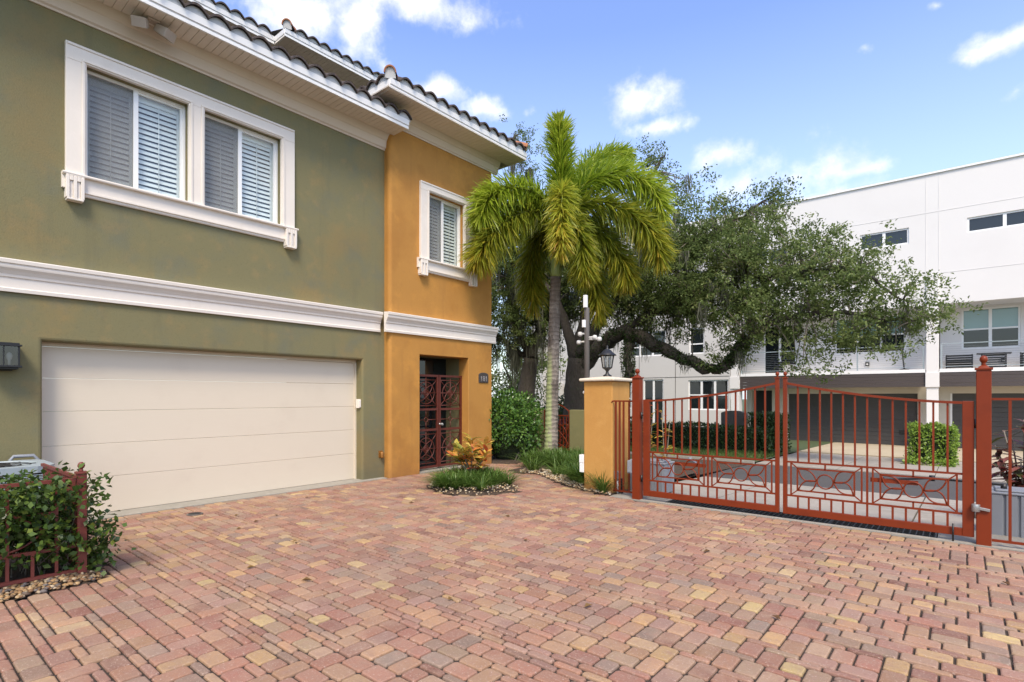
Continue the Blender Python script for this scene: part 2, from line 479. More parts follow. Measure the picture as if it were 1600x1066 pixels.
lf_lawn = leafmat('lawn_blade', [(0, (.05, .09, .016)), (1, (.11, .16, .03))], .5, .25)
lf_shrub = leafmat('fence_shrub_leaf', [(0, (.03, .06, .014)), (.5, (.065, .115, .024)), (.85, (.14, .21, .035)), (1, (.32, .36, .05))], .35, .3)
lf_red = leafmat('burgundy_leaf', [(0, (.05, .012, .016)), (.5, (.11, .022, .026)), (.8, (.2, .05, .045)), (1, (.06, .09, .025))], .35, .25)
lf_moss = leafmat('spanish_moss', [(0, (.10, .105, .075)), (1, (.20, .20, .15))], .9, .3, .1)

def colmat(name, speck=None, rough=.85, bmp=None):
    """per-piece colour attribute 'col'"""
    m, t, b = newmat(name)
    a = t.nodes.new('ShaderNodeAttribute'); a.attribute_name = 'col'
    c = a.outputs['Color']
    if speck:
        c = mixc(t, mulv(t, ramp01(t, noise(t, 7, 5, .65), .36, .68), .45), c, (.27, .18, .135))
        c = mixc(t, mulv(t, ramp01(t, noise(t, 2.1, 3, .6), .46, .7), .4), c, (.42, .285, .19))
        c = mixc(t, mulv(t, ramp01(t, noise(t, 16, 4, .65), .5, .7), .5), c, (.30, .17, .125))
        c = mixc(t, mulv(t, ramp01(t, noise(t, .55, 5, .65), .46, .72), .32), c, (.20, .13, .10))
        c = mixc(t, mulv(t, ramp01(t, noise(t, 64, 5, .85), .55, .66), .6), c, (.60, .48, .40))
        c = mixc(t, mulv(t, ramp01(t, noise(t, 47, 5, .85), .55, .68), .6), c, (.14, .09, .07))
    t.links.new(c, b.inputs['Base Color'])
    b.inputs['Roughness'].default_value = rough
    b.inputs['Specular IOR Level'].default_value = .3
    if bmp: bump(t, b, noise(t, bmp[0], 5, .7), bmp[1], bmp[2])
    return m
m_paver = colmat('tumbled_paver', True, .85, (110, .55, .005))
m_stone = colmat('river_stone', False, .6, (60, .3, .004))

def leaf_object(name, C, D, N, L, Wd, rnd, mat, parent=None, loc=None, fold=.12, pointy=False):
    """one mesh of many leaf faces: base C, direction D, normal N, length L, width Wd"""
    n = len(C)
    D = D / np.linalg.norm(D, axis=1, keepdims=True)
    Sd = np.cross(D, N); Sd /= (np.linalg.norm(Sd, axis=1, keepdims=True) + 1e-9)
    Up = np.cross(Sd, D)
    L = np.asarray(L).reshape(-1, 1) * np.ones((n, 1)); Wd = np.asarray(Wd).reshape(-1, 1) * np.ones((n, 1))
    o3 = np.array(wt(parent)) if loc is None else np.array(loc, float)
    V = np.empty((n, 4, 3))
    V[:, 0] = C
    V[:, 1] = C + D * L * .45 + Sd * Wd / 2 + Up * L * fold
    V[:, 2] = C + D * L - Up * L * fold * .4
    V[:, 3] = C + D * L * .45 - Sd * Wd / 2 + Up * L * fold
    V = (V - o3).reshape(-1, 3)
    me = bpy.data.meshes.new(name)
    me.vertices.add(n * 4); me.loops.add(n * 4); me.polygons.add(n)
    me.vertices.foreach_set('co', V.ravel())
    me.loops.foreach_set('vertex_index', np.arange(n * 4, dtype=np.int32))
    me.polygons.foreach_set('loop_start', np.arange(0, n * 4, 4, dtype=np.int32))
    me.materials.append(mat)
    a = me.attributes.new('rnd', 'FLOAT', 'FACE'); a.data.foreach_set('value', np.asarray(rnd, dtype=np.float32))
    me.update(); me.validate()
    o = bpy.data.objects.new(name, me)
    link(o, parent, tuple(o3))
    return o
def rdir(n):
    v = NR.normal(size=(n, 3)); return v / np.linalg.norm(v, axis=1, keepdims=True)
def strip_object(name, polys, rnd, mat, parent=None, loc=None):
    """polys: array (n, k, 3) of strip outlines -> one ngon-free mesh; each strip is pairs of points"""
    n, k, _ = polys.shape
    o3 = np.array(wt(parent)) if loc is None else np.array(loc, float)
    V = (polys - o3).reshape(-1, 3)
    q = k // 2 - 1
    base = np.arange(n)[:, None, None] * k
    quad = np.array([[2 * i, 2 * i + 1, 2 * i + 3, 2 * i + 2] for i in range(q)])[None]
    F = (base + quad).reshape(-1, 4)
    me = bpy.data.meshes.new(name)
    me.vertices.add(len(V)); me.loops.add(F.size); me.polygons.add(len(F))
    me.vertices.foreach_set('co', V.ravel())
    me.loops.foreach_set('vertex_index', F.ravel().astype(np.int32))
    me.polygons.foreach_set('loop_start', np.arange(0, F.size, 4, dtype=np.int32))
    me.polygons.foreach_set('use_smooth', np.ones(len(F), dtype=bool))
    me.materials.append(mat)
    a = me.attributes.new('rnd', 'FLOAT', 'FACE'); a.data.foreach_set('value', np.repeat(np.asarray(rnd, dtype=np.float32), q))
    me.update(); me.validate()
    o = bpy.data.objects.new(name, me)
    link(o, parent, tuple(o3))
    return o
def set_col(me, cols):
    a = me.attributes.new('col', 'FLOAT_COLOR', 'FACE')
    a.data.foreach_set('color', np.asarray(cols, dtype=np.float32).ravel())
def inpoly(x, y, P):
    c = False; j = len(P) - 1
    for i in range(len(P)):
        if (P[i][1] > y) != (P[j][1] > y) and x < (P[j][0] - P[i][0]) * (y - P[i][1]) / (P[j][1] - P[i][1]) + P[i][0]: c = not c
        j = i
    return c
def pdist(x, y, P):
    best = 9e9
    for i in range(len(P)):
        ax, ay = P[i]; bx, by = P[(i + 1) % len(P)]
        dx, dy = bx - ax, by - ay
        t = max(0, min(1, ((x - ax) * dx + (y - ay) * dy) / (dx * dx + dy * dy)))
        best = min(best, math.hypot(x - ax - t * dx, y - ay - t * dy))
    return best
# ================================================================== GROUND
def sheet(name, x0, x1, ys, zs, mat, nx=1):
    mb = MB()
    for i in range(len(ys) - 1):
        mb.add([(x0, ys[i], zs[i]), (x1, ys[i], zs[i]), (x1, ys[i + 1], zs[i + 1]), (x0, ys[i + 1], zs[i + 1])], [(0, 1, 2, 3)])
    o = mb.build(name, mat, fixn=False)
    return kind(o, 'structure')
def gz(y):
    return float(np.interp(y, [8.3, 11.8, 15.4, 27.2], [0, -.15, -.2, -.42]))
g = MB(); g.add([(-400, -400, -.75), (400, -400, -.75), (400, 400, -.75), (-400, 400, -.75)], [(0, 1, 2, 3)])
kind(g.build('ground', m_earth, fixn=False), 'structure')

ISLAND = [(-7.55, 6.75), (-7.15, 6.3), (-6.5, 6.15), (-5.95, 6.4), (-5.68, 7.0), (-5.95, 7.35), (-6.5, 7.7), (-7.3, 7.75), (-7.65, 7.3)]
BEDR = [(-7.574, 8.95), (-7.137, 8.805), (-6.642, 8.856), (-6.068, 8.456), (-5.541, 8.116), (-4.807, 7.794), (-4.32, 7.72), (-4.32, 11.45), (-7.7, 11.45), (-8.2, 11.3), (-7.754, 10.238)]
BEDB = [(-8.5, 9.65), (-8.15, 9.85), (-8.2, 10.9), (-8.6, 11.5), (-9.6, 11.5), (-9.6, 9.65)]
BEDA = [(-5.74, -1.2), (-5.74, 1.28), (-5.86, 1.42), (-6.4, 1.5), (-8.7, 1.5), (-8.7, -1.2)]

# driveway: sand bed with every paver standing on it
dm = MB(); dm.add([(-9.2, -3.5, -.016), (5.5, -3.5, -.016), (5.5, 7.655, -.016), (-9.2, 7.655, -.016)], [(0, 1, 2, 3)])
dm.add([(-9.2, 7.655, -.016), (-4.33, 7.655, -.016), (-4.33, 11.6, -.016), (-9.2, 11.6, -.016)], [(0, 1, 2, 3)])
driveway = kind(dm.build('driveway', m_sand, fixn=False), 'structure')

U = .0665
X0, Y0 = -8.62, -1.0
NX, NY = int((4.6 - X0) / U), int((11.5 - Y0) / U)
occ = np.zeros((NX, NY), bool)
PAL = [((.40, .185, .13), 30), ((.45, .245, .15), 26), ((.345, .15, .115), 24), ((.30, .195, .155), 10), ((.52, .31, .15), 12), ((.40, .26, .18), 14), ((.25, .11, .085), 10), ((.58, .40, .19), 4), ((.37, .205, .17), 14), ((.28, .20, .165), 5)]
PALC = [p[0] for p in PAL]; PALW = [p[1] for p in PAL]
def allowed(x, y):
    if y > 7.64:
        if x > -4.33 or y > 11.45: return False
        if x < -8.6 and y < 9.7: return False
    if inpoly(x, y, ISLAND) or inpoly(x, y, BEDR) or inpoly(x, y, BEDB) or inpoly(x, y, BEDA): return False
    return True
def project(x, y, z):
    th = math.radians(39.7)
    d = -math.sin(th) * x + math.cos(th) * y
    l = math.cos(th) * x + math.sin(th) * y
    return d, l, z - 1.6
bricks = []
SH = [(3, 2), (2, 3), (2, 2), (3, 3), (3, 1), (1, 3), (1, 2), (2, 1), (1, 1)]
for i in range(NX):
    for j in range(NY):
        if occ[i, j]: continue
        big = math.sin(i * .09 + 1.3) * math.cos(j * .075 + .4) > 0
        first = [(3, 2), (2, 3)] if big else [(2, 3), (3, 2)]
        r = R.random()
        order = ([first[0], first[1], (2, 2)] if r < .62 else [(2, 2), first[0], first[1]] if r < .82 else [first[1], first[0], (2, 2)])
        for s in order + SH[4:]:
            a, b = s
            if i + a > NX or j + b > NY or occ[i:i + a, j:j + b].any(): continue
            occ[i:i + a, j:j + b] = True
            bricks.append((X0 + i * U, Y0 + j * U, a * U, b * U))
            break
def brick_geo(x, y, a, b):
    gp = .0056
    x0, x1, y0, y1 = x + gp + R.uniform(-.0015, .002), x + a - gp - R.uniform(-.0015, .002), y + gp + R.uniform(-.0015, .002), y + b - gp - R.uniform(-.0015, .002)
    z = R.uniform(-.0025, .0025); tx, ty = R.uniform(-.012, .012), R.uniform(-.012, .012)
    cx, cy = (x0 + x1) / 2, (y0 + y1) / 2
    c = min(.016, (x1 - x0) * .2)
    out = []
    for ins, dz, cc in ((.0085, 0, c), (.0022, -.0038, c * .9), (0, -.011, c * .8), (0, -.03, c * .8)):
        X_0, X_1, Y_0, Y_1 = x0 + ins, x1 - ins, y0 + ins, y1 - ins
        P = [(X_0 + cc, Y_0), (X_1 - cc, Y_0), (X_1, Y_0 + cc), (X_1, Y_1 - cc), (X_1 - cc, Y_1), (X_0 + cc, Y_1), (X_0, Y_1 - cc), (X_0, Y_0 + cc)]
        for k, (px, py) in enumerate(P):
            out.append((px, py, z + dz + (px - cx) * tx + (py - cy) * ty))
    F = [tuple(range(8))]
    for k in range(3):
        for q in range(8):
            F.append((k * 8 + q, (k + 1) * 8 + q, (k + 1) * 8 + (q + 1) % 8, k * 8 + (q + 1) % 8))
    return out, F
vis = []
for (x, y, a, b) in bricks:
    cx, cy = x + a / 2, y + b / 2
    if not allowed(cx, cy): continue
    d, l, _ = project(cx, cy, 0)
    if d < 2.0 or abs(l) > d * .99 + .9: continue
    inside = abs(l) < d * .935 and 1.6 / d < .52
    vis.append((d if inside else 90 + d, x, y, a, b))
vis.sort()
near, far = vis[:300], vis[300:]
def brick_col():
    c = R.choices(PALC, PALW)[0]; k = R.uniform(.64, .93)
    d = R.choices(PALC, PALW)[0]; t = R.uniform(0, .4)
    return tuple((p * (1 - t) + q * t) * k * w_ for p, q, w_ in zip(c, d, (1.0, 1.07, 1.0))) + (1,)
for q in near:
    vs, fs = brick_geo(*q[1:])
    c0 = (q[1] + q[3] / 2, q[2] + q[4] / 2, 0)
    me = bpy.data.meshes.new('paver')
    me.from_pydata([(v[0] - c0[0], v[1] - c0[1], v[2]) for v in vs], [], fs)
    me.materials.append(m_paver)
    set_col(me, [brick_col()] * len(fs))
    inst('paver', me, driveway, c0)
fb = MB(); cols = []
for q in far:
    vs, fs = brick_geo(*q[1:]); fb.add(vs, fs); cols += [brick_col()] * len(fs)
fo = fb.build('paver_field', m_paver, driveway, fixn=False); set_col(fo.data, cols); kind(fo, 'stuff')

# concrete edge under the garage door, gate threshold, street
mb = MB(); mb.prism([(-9.2, -.1), (-8.63, -.1), (-8.63, .004), (-8.9, .012), (-9.2, .012)], 'Y', 1.40, 6.60)
kind(mb.build('garage_threshold', m_conc2), 'structure')
mb = MB()
mb.prism([(7.66, -.1), (8.42, -.1), (8.42, .006), (7.66, .006)], 'X', -4.34, -3.46)
mb.prism([(7.66, -.1), (8.42, -.1), (8.42, .006), (7.66, .006)], 'X', -.225, 5.5)
mb.prism([(7.66, -.1), (7.745, -.1), (7.745, .006), (7.66, .006)], 'X', -3.46, -.225)
mb.prism([(8.12, -.1), (8.42, -.1), (8.42, .006), (8.12, .006)], 'X', -3.46, -.225)
mb.box(-3.46, -.225, 7.745, 8.12, -.16, -.11)
kind(mb.build('gate_threshold', m_conc2), 'structure')
ys = [8.42, 10, 11.8]
ap = MB()
for x0, x1 in ((-4.34, -3.02), (-3.0, -.52), (-.5, 2.0), (2.02, 5.5)):
    for y0, y1 in ((8.42, 10.08), (10.1, 11.79)):
        ap.add([(x0, y0, gz(y0)), (x1, y0, gz(y0)), (x1, y1, gz(y1)), (x0, y1, gz(y1)), (x0, y0, -.3), (x1, y0, -.3), (x1, y1, -.3), (x0, y1, -.3)],
               [(0, 1, 2, 3), (0, 4, 5, 1), (1, 5, 6, 2), (2, 6, 7, 3), (3, 7, 4, 0)])
kind(ap.build('street_apron', m_conc), 'structure')
sheet('road', -60, 60, [11.8, 13.6, 15.4], [gz(11.8) - .004, gz(13.6) + .015, gz(15.4) - .02], m_asph)
sw = MB()
for y0, y1 in ((15.42, 17.0), (17.02, 18.6), (18.62, 20.25)):
    xs = np.arange(-4.3, 9.1, 1.9)
    for k in range(len(xs) - 1):
        x0, x1 = xs[k] + .008, xs[k + 1] - .008
        sw.add([(x0, y0, gz(y0)), (x1, y0, gz(y0)), (x1, y1, gz(y1)), (x0, y1, gz(y1)), (x0, y0, -.5), (x1, y0, -.5), (x1, y1, -.5), (x0, y1, -.5)],
               [(0, 1, 2, 3), (0, 4, 5, 1), (1, 5, 6, 2), (2, 6, 7, 3), (3, 7, 4, 0)])
kind(sw.build('sidewalk', m_conc, fixn=False), 'structure')
mb = MB(); mb.box(-8.3, 9.0, 20.25, 20.42, -.6, gz(20.3) - .1)
kind(mb.build('drain_channel', m_dark), 'structure')
cd_ = MB(); cd_.prism([(20.42, -.6), (27.3, -.6), (27.3, -.42), (20.42, gz(20.42) + .02)], 'X', -8.3, 9.0)
kind(cd_.build('driveway_slab', m_conc3), 'structure')
sheet('lawn', -40, -4.32, [15.4, 18, 22, 28], [gz(15.4) + .02, gz(18) + .03, gz(22) + .02, gz(28)], m_earth)
mb = MB(); mb.prism([(15.3, -.5), (15.42, -.5), (15.42, gz(15.4) + .06), (15.3, gz(15.4) + .06)], 'X', -40, -4.32)
kind(mb.build('kerb', m_conc2), 'structure')
soil = MB()
for P in (ISLAND, BEDR, BEDB, BEDA):
    n = len(P); cx = sum(p[0] for p in P) / n; cy = sum(p[1] for p in P) / n
    h = .03
    Q = [(p[0] + (cx - p[0]) * .12, p[1] + (cy - p[1]) * .12) for p in P]
    soil.add([(p[0], p[1], -.006) for p in P] + [(p[0], p[1], h) for p in Q] + [(cx, cy, h + .03)],
             [(i, (i + 1) % n, n + (i + 1) % n, n + i) for i in range(n)] + [(n + i, n + (i + 1) % n, 2 * n) for i in range(n)])
soil.add([(-16, 9.7, -.03), (-4.34, 9.7, -.03), (-4.34, 15.3, -.2), (-16, 15.3, -.2)], [(0, 1, 2, 3)])
kind(soil.build('planting_bed', m_soil), 'structure')

# ================================================================== HOUSE
XG, XO = -8.78, -8.62
house = thing('house', 'two storey stucco house, olive green garage wing with an ochre entrance bay and tiled eaves', 'house', (-8.78, 4.0, 0))

def wall_x(mb, X, y0, y1, z0, z1, holes, depth=.12, r=.0, mi=0):
    """wall facing +X in the plane X with holes (y0,y1,z0,z1[,depth,r]) that have rounded arrises and reveals"""
    H = []
    for h in holes:
        d = h[4] if len(h) > 4 else depth; rr = h[5] if len(h) > 5 else r
        H.append((h[0] - rr, h[1] + rr, h[2] - rr, h[3] + rr, d, rr, h[:4]))
    ysx = sorted(set([y0, y1] + [v for h in H for v in h[:2]])); zsx = sorted(set([z0, z1] + [max(z0, v) for h in H for v in h[2:4]]))
    for a, b in zip(ysx, ysx[1:]):
        for c, d in zip(zsx, zsx[1:]):
            my, mz = (a + b) / 2, (c + d) / 2
            if any(h[0] < my < h[1] and h[2] < mz < h[3] for h in H): continue
            mb.add([(X, a, c), (X, b, c), (X, b, d), (X, a, d)], [(0, 1, 2, 3)], mi)
    for (a, b, c, d, dep, rr, hh) in H:
        rings = [(rr, 0.0)]
        if rr > 0:
            for k in range(1, 4):
                t = k / 3 * PI / 2
                rings.append((rr * (1 - math.sin(t)), rr * (1 - math.cos(t))))
        rings.append((0, dep))
        vs = []
        for off, dx in rings:
            vs += [(X - dx, hh[0] - off, max(z0, hh[2] - off)), (X - dx, hh[1] + off, max(z0, hh[2] - off)), (X - dx, hh[1] + off, hh[3] + off), (X - dx, hh[0] - off, hh[3] + off)]
        fs = []
        for k in range(len(rings) - 1):
            for q in range(4):
                fs.append((k * 4 + q, k * 4 + (q + 1) % 4, (k + 1) * 4 + (q + 1) % 4, (k + 1) * 4 + q))
        mb.add(vs, fs, mi, False)

GAR = (1.47, 6.127, -.12, 2.285, .22, .04)
W1 = (1.90, 3.107, 4.44, 5.885, .11, 0)
W2 = (3.325, 4.515, 4.44, 5.885, .11, 0)
mb = MB()
wall_x(mb, XG, -4.0, 6.64, -.12, 6.46, [GAR, W1, W2])
mb.add([(XG, -4, -.12), (-14, -4, -.12), (-14, -4, 6.46), (XG, -4, 6.46)], [(0, 1, 2, 3)])
mb.build('green_wall', m_green, house, fixn=False)

DOOR = (7.41, 8.84, -.12, 2.455, .30, .012)
W3 = (7.63, 8.66, 4.44, 5.86, .11, 0)
mb = MB()
rc = .07
wall_x(mb, XO, 6.64 + rc, 9.62, -.12, 6.93, [DOOR, W3])
arc = [(XO - rc + rc * math.cos(a), 6.64 + rc - rc * math.sin(a)) for a in [i / 6 * PI / 2 for i in range(7)]]
for p, q in zip(arc, arc[1:]):
    mb.add([(p[0], p[1], -.12), (p[0], p[1], 6.93), (q[0], q[1], 6.93), (q[0], q[1], -.12)], [(0, 1, 2, 3)], 0, True)
mb.add([(XO - rc, 6.64, -.12), (XO - rc, 6.64, 6.93), (-12.6, 6.64, 6.93), (-12.6, 6.64, -.12)], [(0, 1, 2, 3)])
mb.add([(XO, 9.62, -.12), (XO, 9.62, 6.93), (-14, 9.62, 6.93), (-14, 9.62, -.12)], [(0, 1, 2, 3)])
mb.build('ochre_wall', m_orange, house, fixn=False)

# third storey set back
mb = MB()
mb.box(-20, -12.95, -4, 6.2, 7.0, 9.6); mb.box(-20, -12.45, 6.86, 11.2, 6.8, 9.6)
mb.build('upper_wall', m_green, house)
mb = MB()
for a, b, x in ((-4, 6.2, -12.95), (6.86, 11.2, -12.45)):
    mb.prism([(x, 9.42), (x + .03, 9.42), (x + .12, 9.77), (x, 9.77)], 'Y', a, b)
mb.prism([(6.86, 9.42), (6.83, 9.42), (6.74, 9.77), (6.86, 9.77)], 'X', -16, -12.33)
mb.build('upper_frieze', m_frieze, house)
b_ = MB(); b_.box(-13.0, -12.445, 6.2, 6.86, 9.772, 9.79); b_.box(-12.44, -11.85, 6.2, 6.395, 9.772, 9.79); b_.build('soffit_return', m_soffit, house)

# string course
def course(x): return [(x - .02, 2.845), (x + .035, 2.845), (x + .04, 2.885), (x + .03, 2.895), (x + .03, 3.01), (x + .045, 3.02), (x + .05, 3.05), (x + .075, 3.09), (x + .10, 3.12), (x + .105, 3.14), (x + .105, 3.165), (x + .12, 3.175), (x + .125, 3.215), (x + .12, 3.225), (x - .02, 3.235)]
mb = MB(); mb.prism(course(XG), 'Y', -4, 6.52); mb.prism(course(XO), 'Y', 6.525, 9.745)
mb.build('string_course', m_trim, house)
# frieze mouldings under the eaves
mb = MB()
mb.prism([(XG - .02, 6.425), (XG + .02, 6.425), (XG + .025, 6.45), (XG + .05, 6.47), (XG + .075, 6.60), (XG + .09, 6.615), (XG + .14, 6.722), (XG - .02, 6.722)], 'Y', -4, 6.80)
def fr(x): return [(x - .02, 6.89), (x + .02, 6.89), (x + .025, 6.915), (x + .045, 6.93), (x + .075, 7.05), (x + .09, 7.06), (x + .14, 7.166), (x - .02, 7.166)]
mb.prism(fr(XO), 'Y', 6.60, 9.80)
mb.prism([(6.66, 6.89), (6.62, 6.89), (6.59, 6.93), (6.56, 7.05), (6.50, 7.166), (6.66, 7.166)], 'X', -12.5, XO + .1)
mb.build('frieze', m_frieze, house)

# soffits of separate vinyl panels
def soffit_panel_mesh(width, length, along):
    """ridged panel: long side 'length' runs away from the wall; built at the origin, underside at z=0"""
    b = MB(); n = 3; w_ = width / n; gp = .006
    for k in range(n):
        a0, a1 = k * w_ + gp / 2, (k + 1) * w_ - gp / 2
        if along == 'Y': b.box(0, length, a0, a1, 0, .012)
        else: b.box(a0, a1, 0, length, 0, .012)
    if along == 'Y': b.box(0, length, 0, width, .012, .02)
    else: b.box(0, width, 0, length, .012, .02)
    me = bpy.data.meshes.new('soffit_panel'); me.from_pydata(b.v, [], b.f); me.materials.append(m_soffit); me.update()
    return me
sm = soffit_panel_mesh(.306, .45, 'Y')
y = 6.745 - .306
while y > -1.4:
    inst('soffit_panel', sm, house, (-8.645, y, 6.722)); y -= .3065
sm2 = soffit_panel_mesh(.306, .54, 'Y')
y = 10.08 - .306
while y > 6.05:
    inst('soffit_panel', sm2, house, (-8.485, y, 7.166)); y -= .3065
sm3 = soffit_panel_mesh(.306, .345, 'X')
x = -8.40 - .306
while x > -12.0:
    inst('soffit_panel', sm3, house, (x, 6.16, 7.172)); x -= .3065
sm4 = soffit_panel_mesh(.306, .60, 'Y')
y = 11.3
while y > 6.2:
    inst('soffit_panel', sm4, house, (-12.44, y, 9.772)); y -= .3065
y = 6.2 - .306
while y > -1.0:
    inst('soffit_panel', sm4, house, (-12.93, y, 9.772)); y -= .3065

# fascia boards (white board over a lower lip, dark shadow line between)
def fascia_prof(x, z, s=1):
    return [(x - .03 * s, z), (x, z), (x, z + .048), (x - .012 * s, z + .054), (x - .012 * s, z + .064), (x + .012 * s, z + .07), (x + .022 * s, z + .165), (x - .03 * s, z + .165)]
mb = MB(); mb.prism(fascia_prof(-8.195, 6.718), 'Y', -4, 6.765)
mb.box(-8.78, -8.2, 6.747, 6.764, 6.742, 6.875)
mb.build('fascia', m_fascia, house)
mb = MB(); mb.prism(fascia_prof(-7.945, 7.162), 'Y', 6.14, 10.10)
mb.prism([(p[0], p[1]) for p in fascia_prof(6.155, 7.162, -1)], 'X', -12.4, -7.97)
mb.prism([(p[0], p[1]) for p in fascia_prof(10.09, 7.162, 1)], 'X', -12.4, -7.97)
mb.build('fascia', m_fascia, house)
mb = MB(); mb.prism(fascia_prof(-11.83, 9.768), 'Y', 6.2, 11.4)
mb.prism(fascia_prof(-12.31, 9.768), 'Y', -4, 6.19)
mb.prism(fascia_prof(6.21, 9.768, -1), 'X', -12.31, -11.86)
mb.build('fascia', m_fascia, house)

# roofs: boarded slope plus clay tiles
mb = MB()
SL = .30
mb.add([(-8.19, -4, 6.885), (-8.19, 6.76, 6.885), (-12.95, 6.76, 6.885 + 4.76 * SL), (-12.95, -4, 6.885 + 4.76 * SL)], [(0, 1, 2, 3)])
mb.add([(-7.94, 6.15, 7.33), (-7.94, 10.09, 7.33), (-9.9, 8.12, 7.33 + 1.96 * SL), (-12.45, 8.12, 7.33 + 1.96 * SL), (-12.45, 6.15, 7.33), (-12.45, 10.09, 7.33)], [(0, 1, 2), (0, 2, 3, 4), (1, 5, 3, 2)])
mb.add([(-11.8, 6.2, 9.935), (-11.8, 11.4, 9.935), (-16, 11.4, 9.935 + 4.2 * SL), (-16, 6.2, 9.935 + 4.2 * SL)], [(0, 1, 2, 3)])
mb.add([(-12.3, -4, 9.935), (-12.3, 6.2, 9.935), (-16, 6.2, 9.935 + 3.7 * SL), (-16, -4, 9.935 + 3.7 * SL)], [(0, 1, 2, 3)])
mb.build('roof', m_tile, house)

TP = .304
def tile_mesh(period=TP, length=.42):
    """one barrel tile at the origin: front edge at x=0 facing +X, spans y 0..period, mortar stop under the crest"""
    n = 14; h = .105; th = .034
    up_ = [(period * i / n, .018 + h * math.sin(PI * i / n) ** .85) for i in range(n + 1)]
    b = MB(); vs = []
    for xx, dz, dh in ((0.0, 0, 0), (-length, length * SL + .012, -.01)):
        for (yy, zz) in up_: vs.append((xx, yy, zz + dz + dh))
        for (yy, zz) in up_: vs.append((xx, yy, zz + dz + dh - th))
    m_ = n + 1; fs = []
    for i in range(n):
        fs.append((i, 2 * m_ + i, 2 * m_ + i + 1, i + 1))
        fs.append((m_ + i, m_ + i + 1, 3 * m_ + i + 1, 3 * m_ + i))
        fs.append((i, i + 1, m_ + i + 1, m_ + i))
    fs.append((0, m_, 3 * m_, 2 * m_)); fs.append((n, 2 * m_ + n, 3 * m_ + n, m_ + n))
    b.add(vs, fs, 0, True)
    st = [(-.05, yy, zz - th + .001) for (yy, zz) in up_] + [(-.05, period, -.035), (-.05, 0, -.035)]
    b.add(st, [tuple(range(len(st)))], 1)
    me = bpy.data.meshes.new('roof_tile'); me.from_pydata(b.v, [], b.f)
    me.materials.append(m_tile); me.materials.append(m_mortar)
    me.polygons.foreach_set('material_index', b.m)
    me.polygons.foreach_set('use_smooth', [False] * len(b.f))
    me.update(); return me
tmesh = tile_mesh()
def tile_row_y(x, z, y_end, y_start, rows=2):
    for rr in range(rows):
        y = y_end - TP
        while y > y_start:
            inst('roof_tile', tmesh, house, (x - .38 * rr + R.uniform(-.006, .006), y, z + .38 * rr * SL + (0.012 if rr else 0)), (0, R.uniform(-.008, .008), R.uniform(-.012, .012)))
            y -= TP
tile_row_y(-8.13, 6.90, 6.80, -1.2, 2)
tile_row_y(-7.88, 7.345, 9.98, 6.15, 2)
tile_row_y(-11.77, 9.95, 11.3, 6.3, 1)
tile_row_y(-12.25, 9.95, 6.1, -.6, 1)
for k in range(11):
    inst('roof_tile', tmesh, house, (-8.02 - TP * (k + 1), 6.09, 7.345), (0, 0, -PI / 2), (1, 1, 1))
def ridge_mesh(r0=.115, r1=.10, L=.42):
    b = MB(); n = 10; vs = []
    for xx, rr, zz in ((0, r0, 0), (-L, r1, 0)):
        for q in (rr, rr - .022):
            for i in range(n + 1):
                a = PI * i / n; vs.append((xx, q * math.cos(a), zz + q * math.sin(a) * 1.1))
    m_ = n + 1; fs = []
    for i in range(n):
        fs += [(i, i + 1, 2 * m_ + i + 1, 2 * m_ + i), (m_ + i, 3 * m_ + i, 3 * m_ + i + 1, m_ + i + 1), (i, m_ + i, m_ + i + 1, i + 1)]
    b.add(vs, fs, 0, True)
    b.add([(-.03, (r0 - .02) * math.cos(PI * i / n), (r0 - .02) * math.sin(PI * i / n) * 1.1) for i in range(n + 1)] + [(-.03, -.1, -.09), (-.03, .1, -.09)], [tuple(range(n + 3))], 1)
    me = bpy.data.meshes.new('ridge_tile'); me.from_pydata(b.v, [], b.f)
    me.materials.append(m_ridge); me.materials.append(m_mortar); me.polygons.foreach_set('material_index', b.m); me.update()
    return me
rmesh = ridge_mesh()
def hip(x, y, z, ang, n=4):
    for k in range(n):
        t = .36 * k
        inst('ridge_tile', rmesh, house, (x - math.cos(ang) * t, y - math.sin(ang) * t, z + t * SL * .72 + (.006 * k)), (0, math.atan(SL * .72), ang))
hip(-7.93, 6.12, 7.42, math.radians(-45))
hip(-7.92, 10.08, 7.42, math.radians(45))
hip(-11.80, 6.22, 10.02, math.radians(-45), 3)

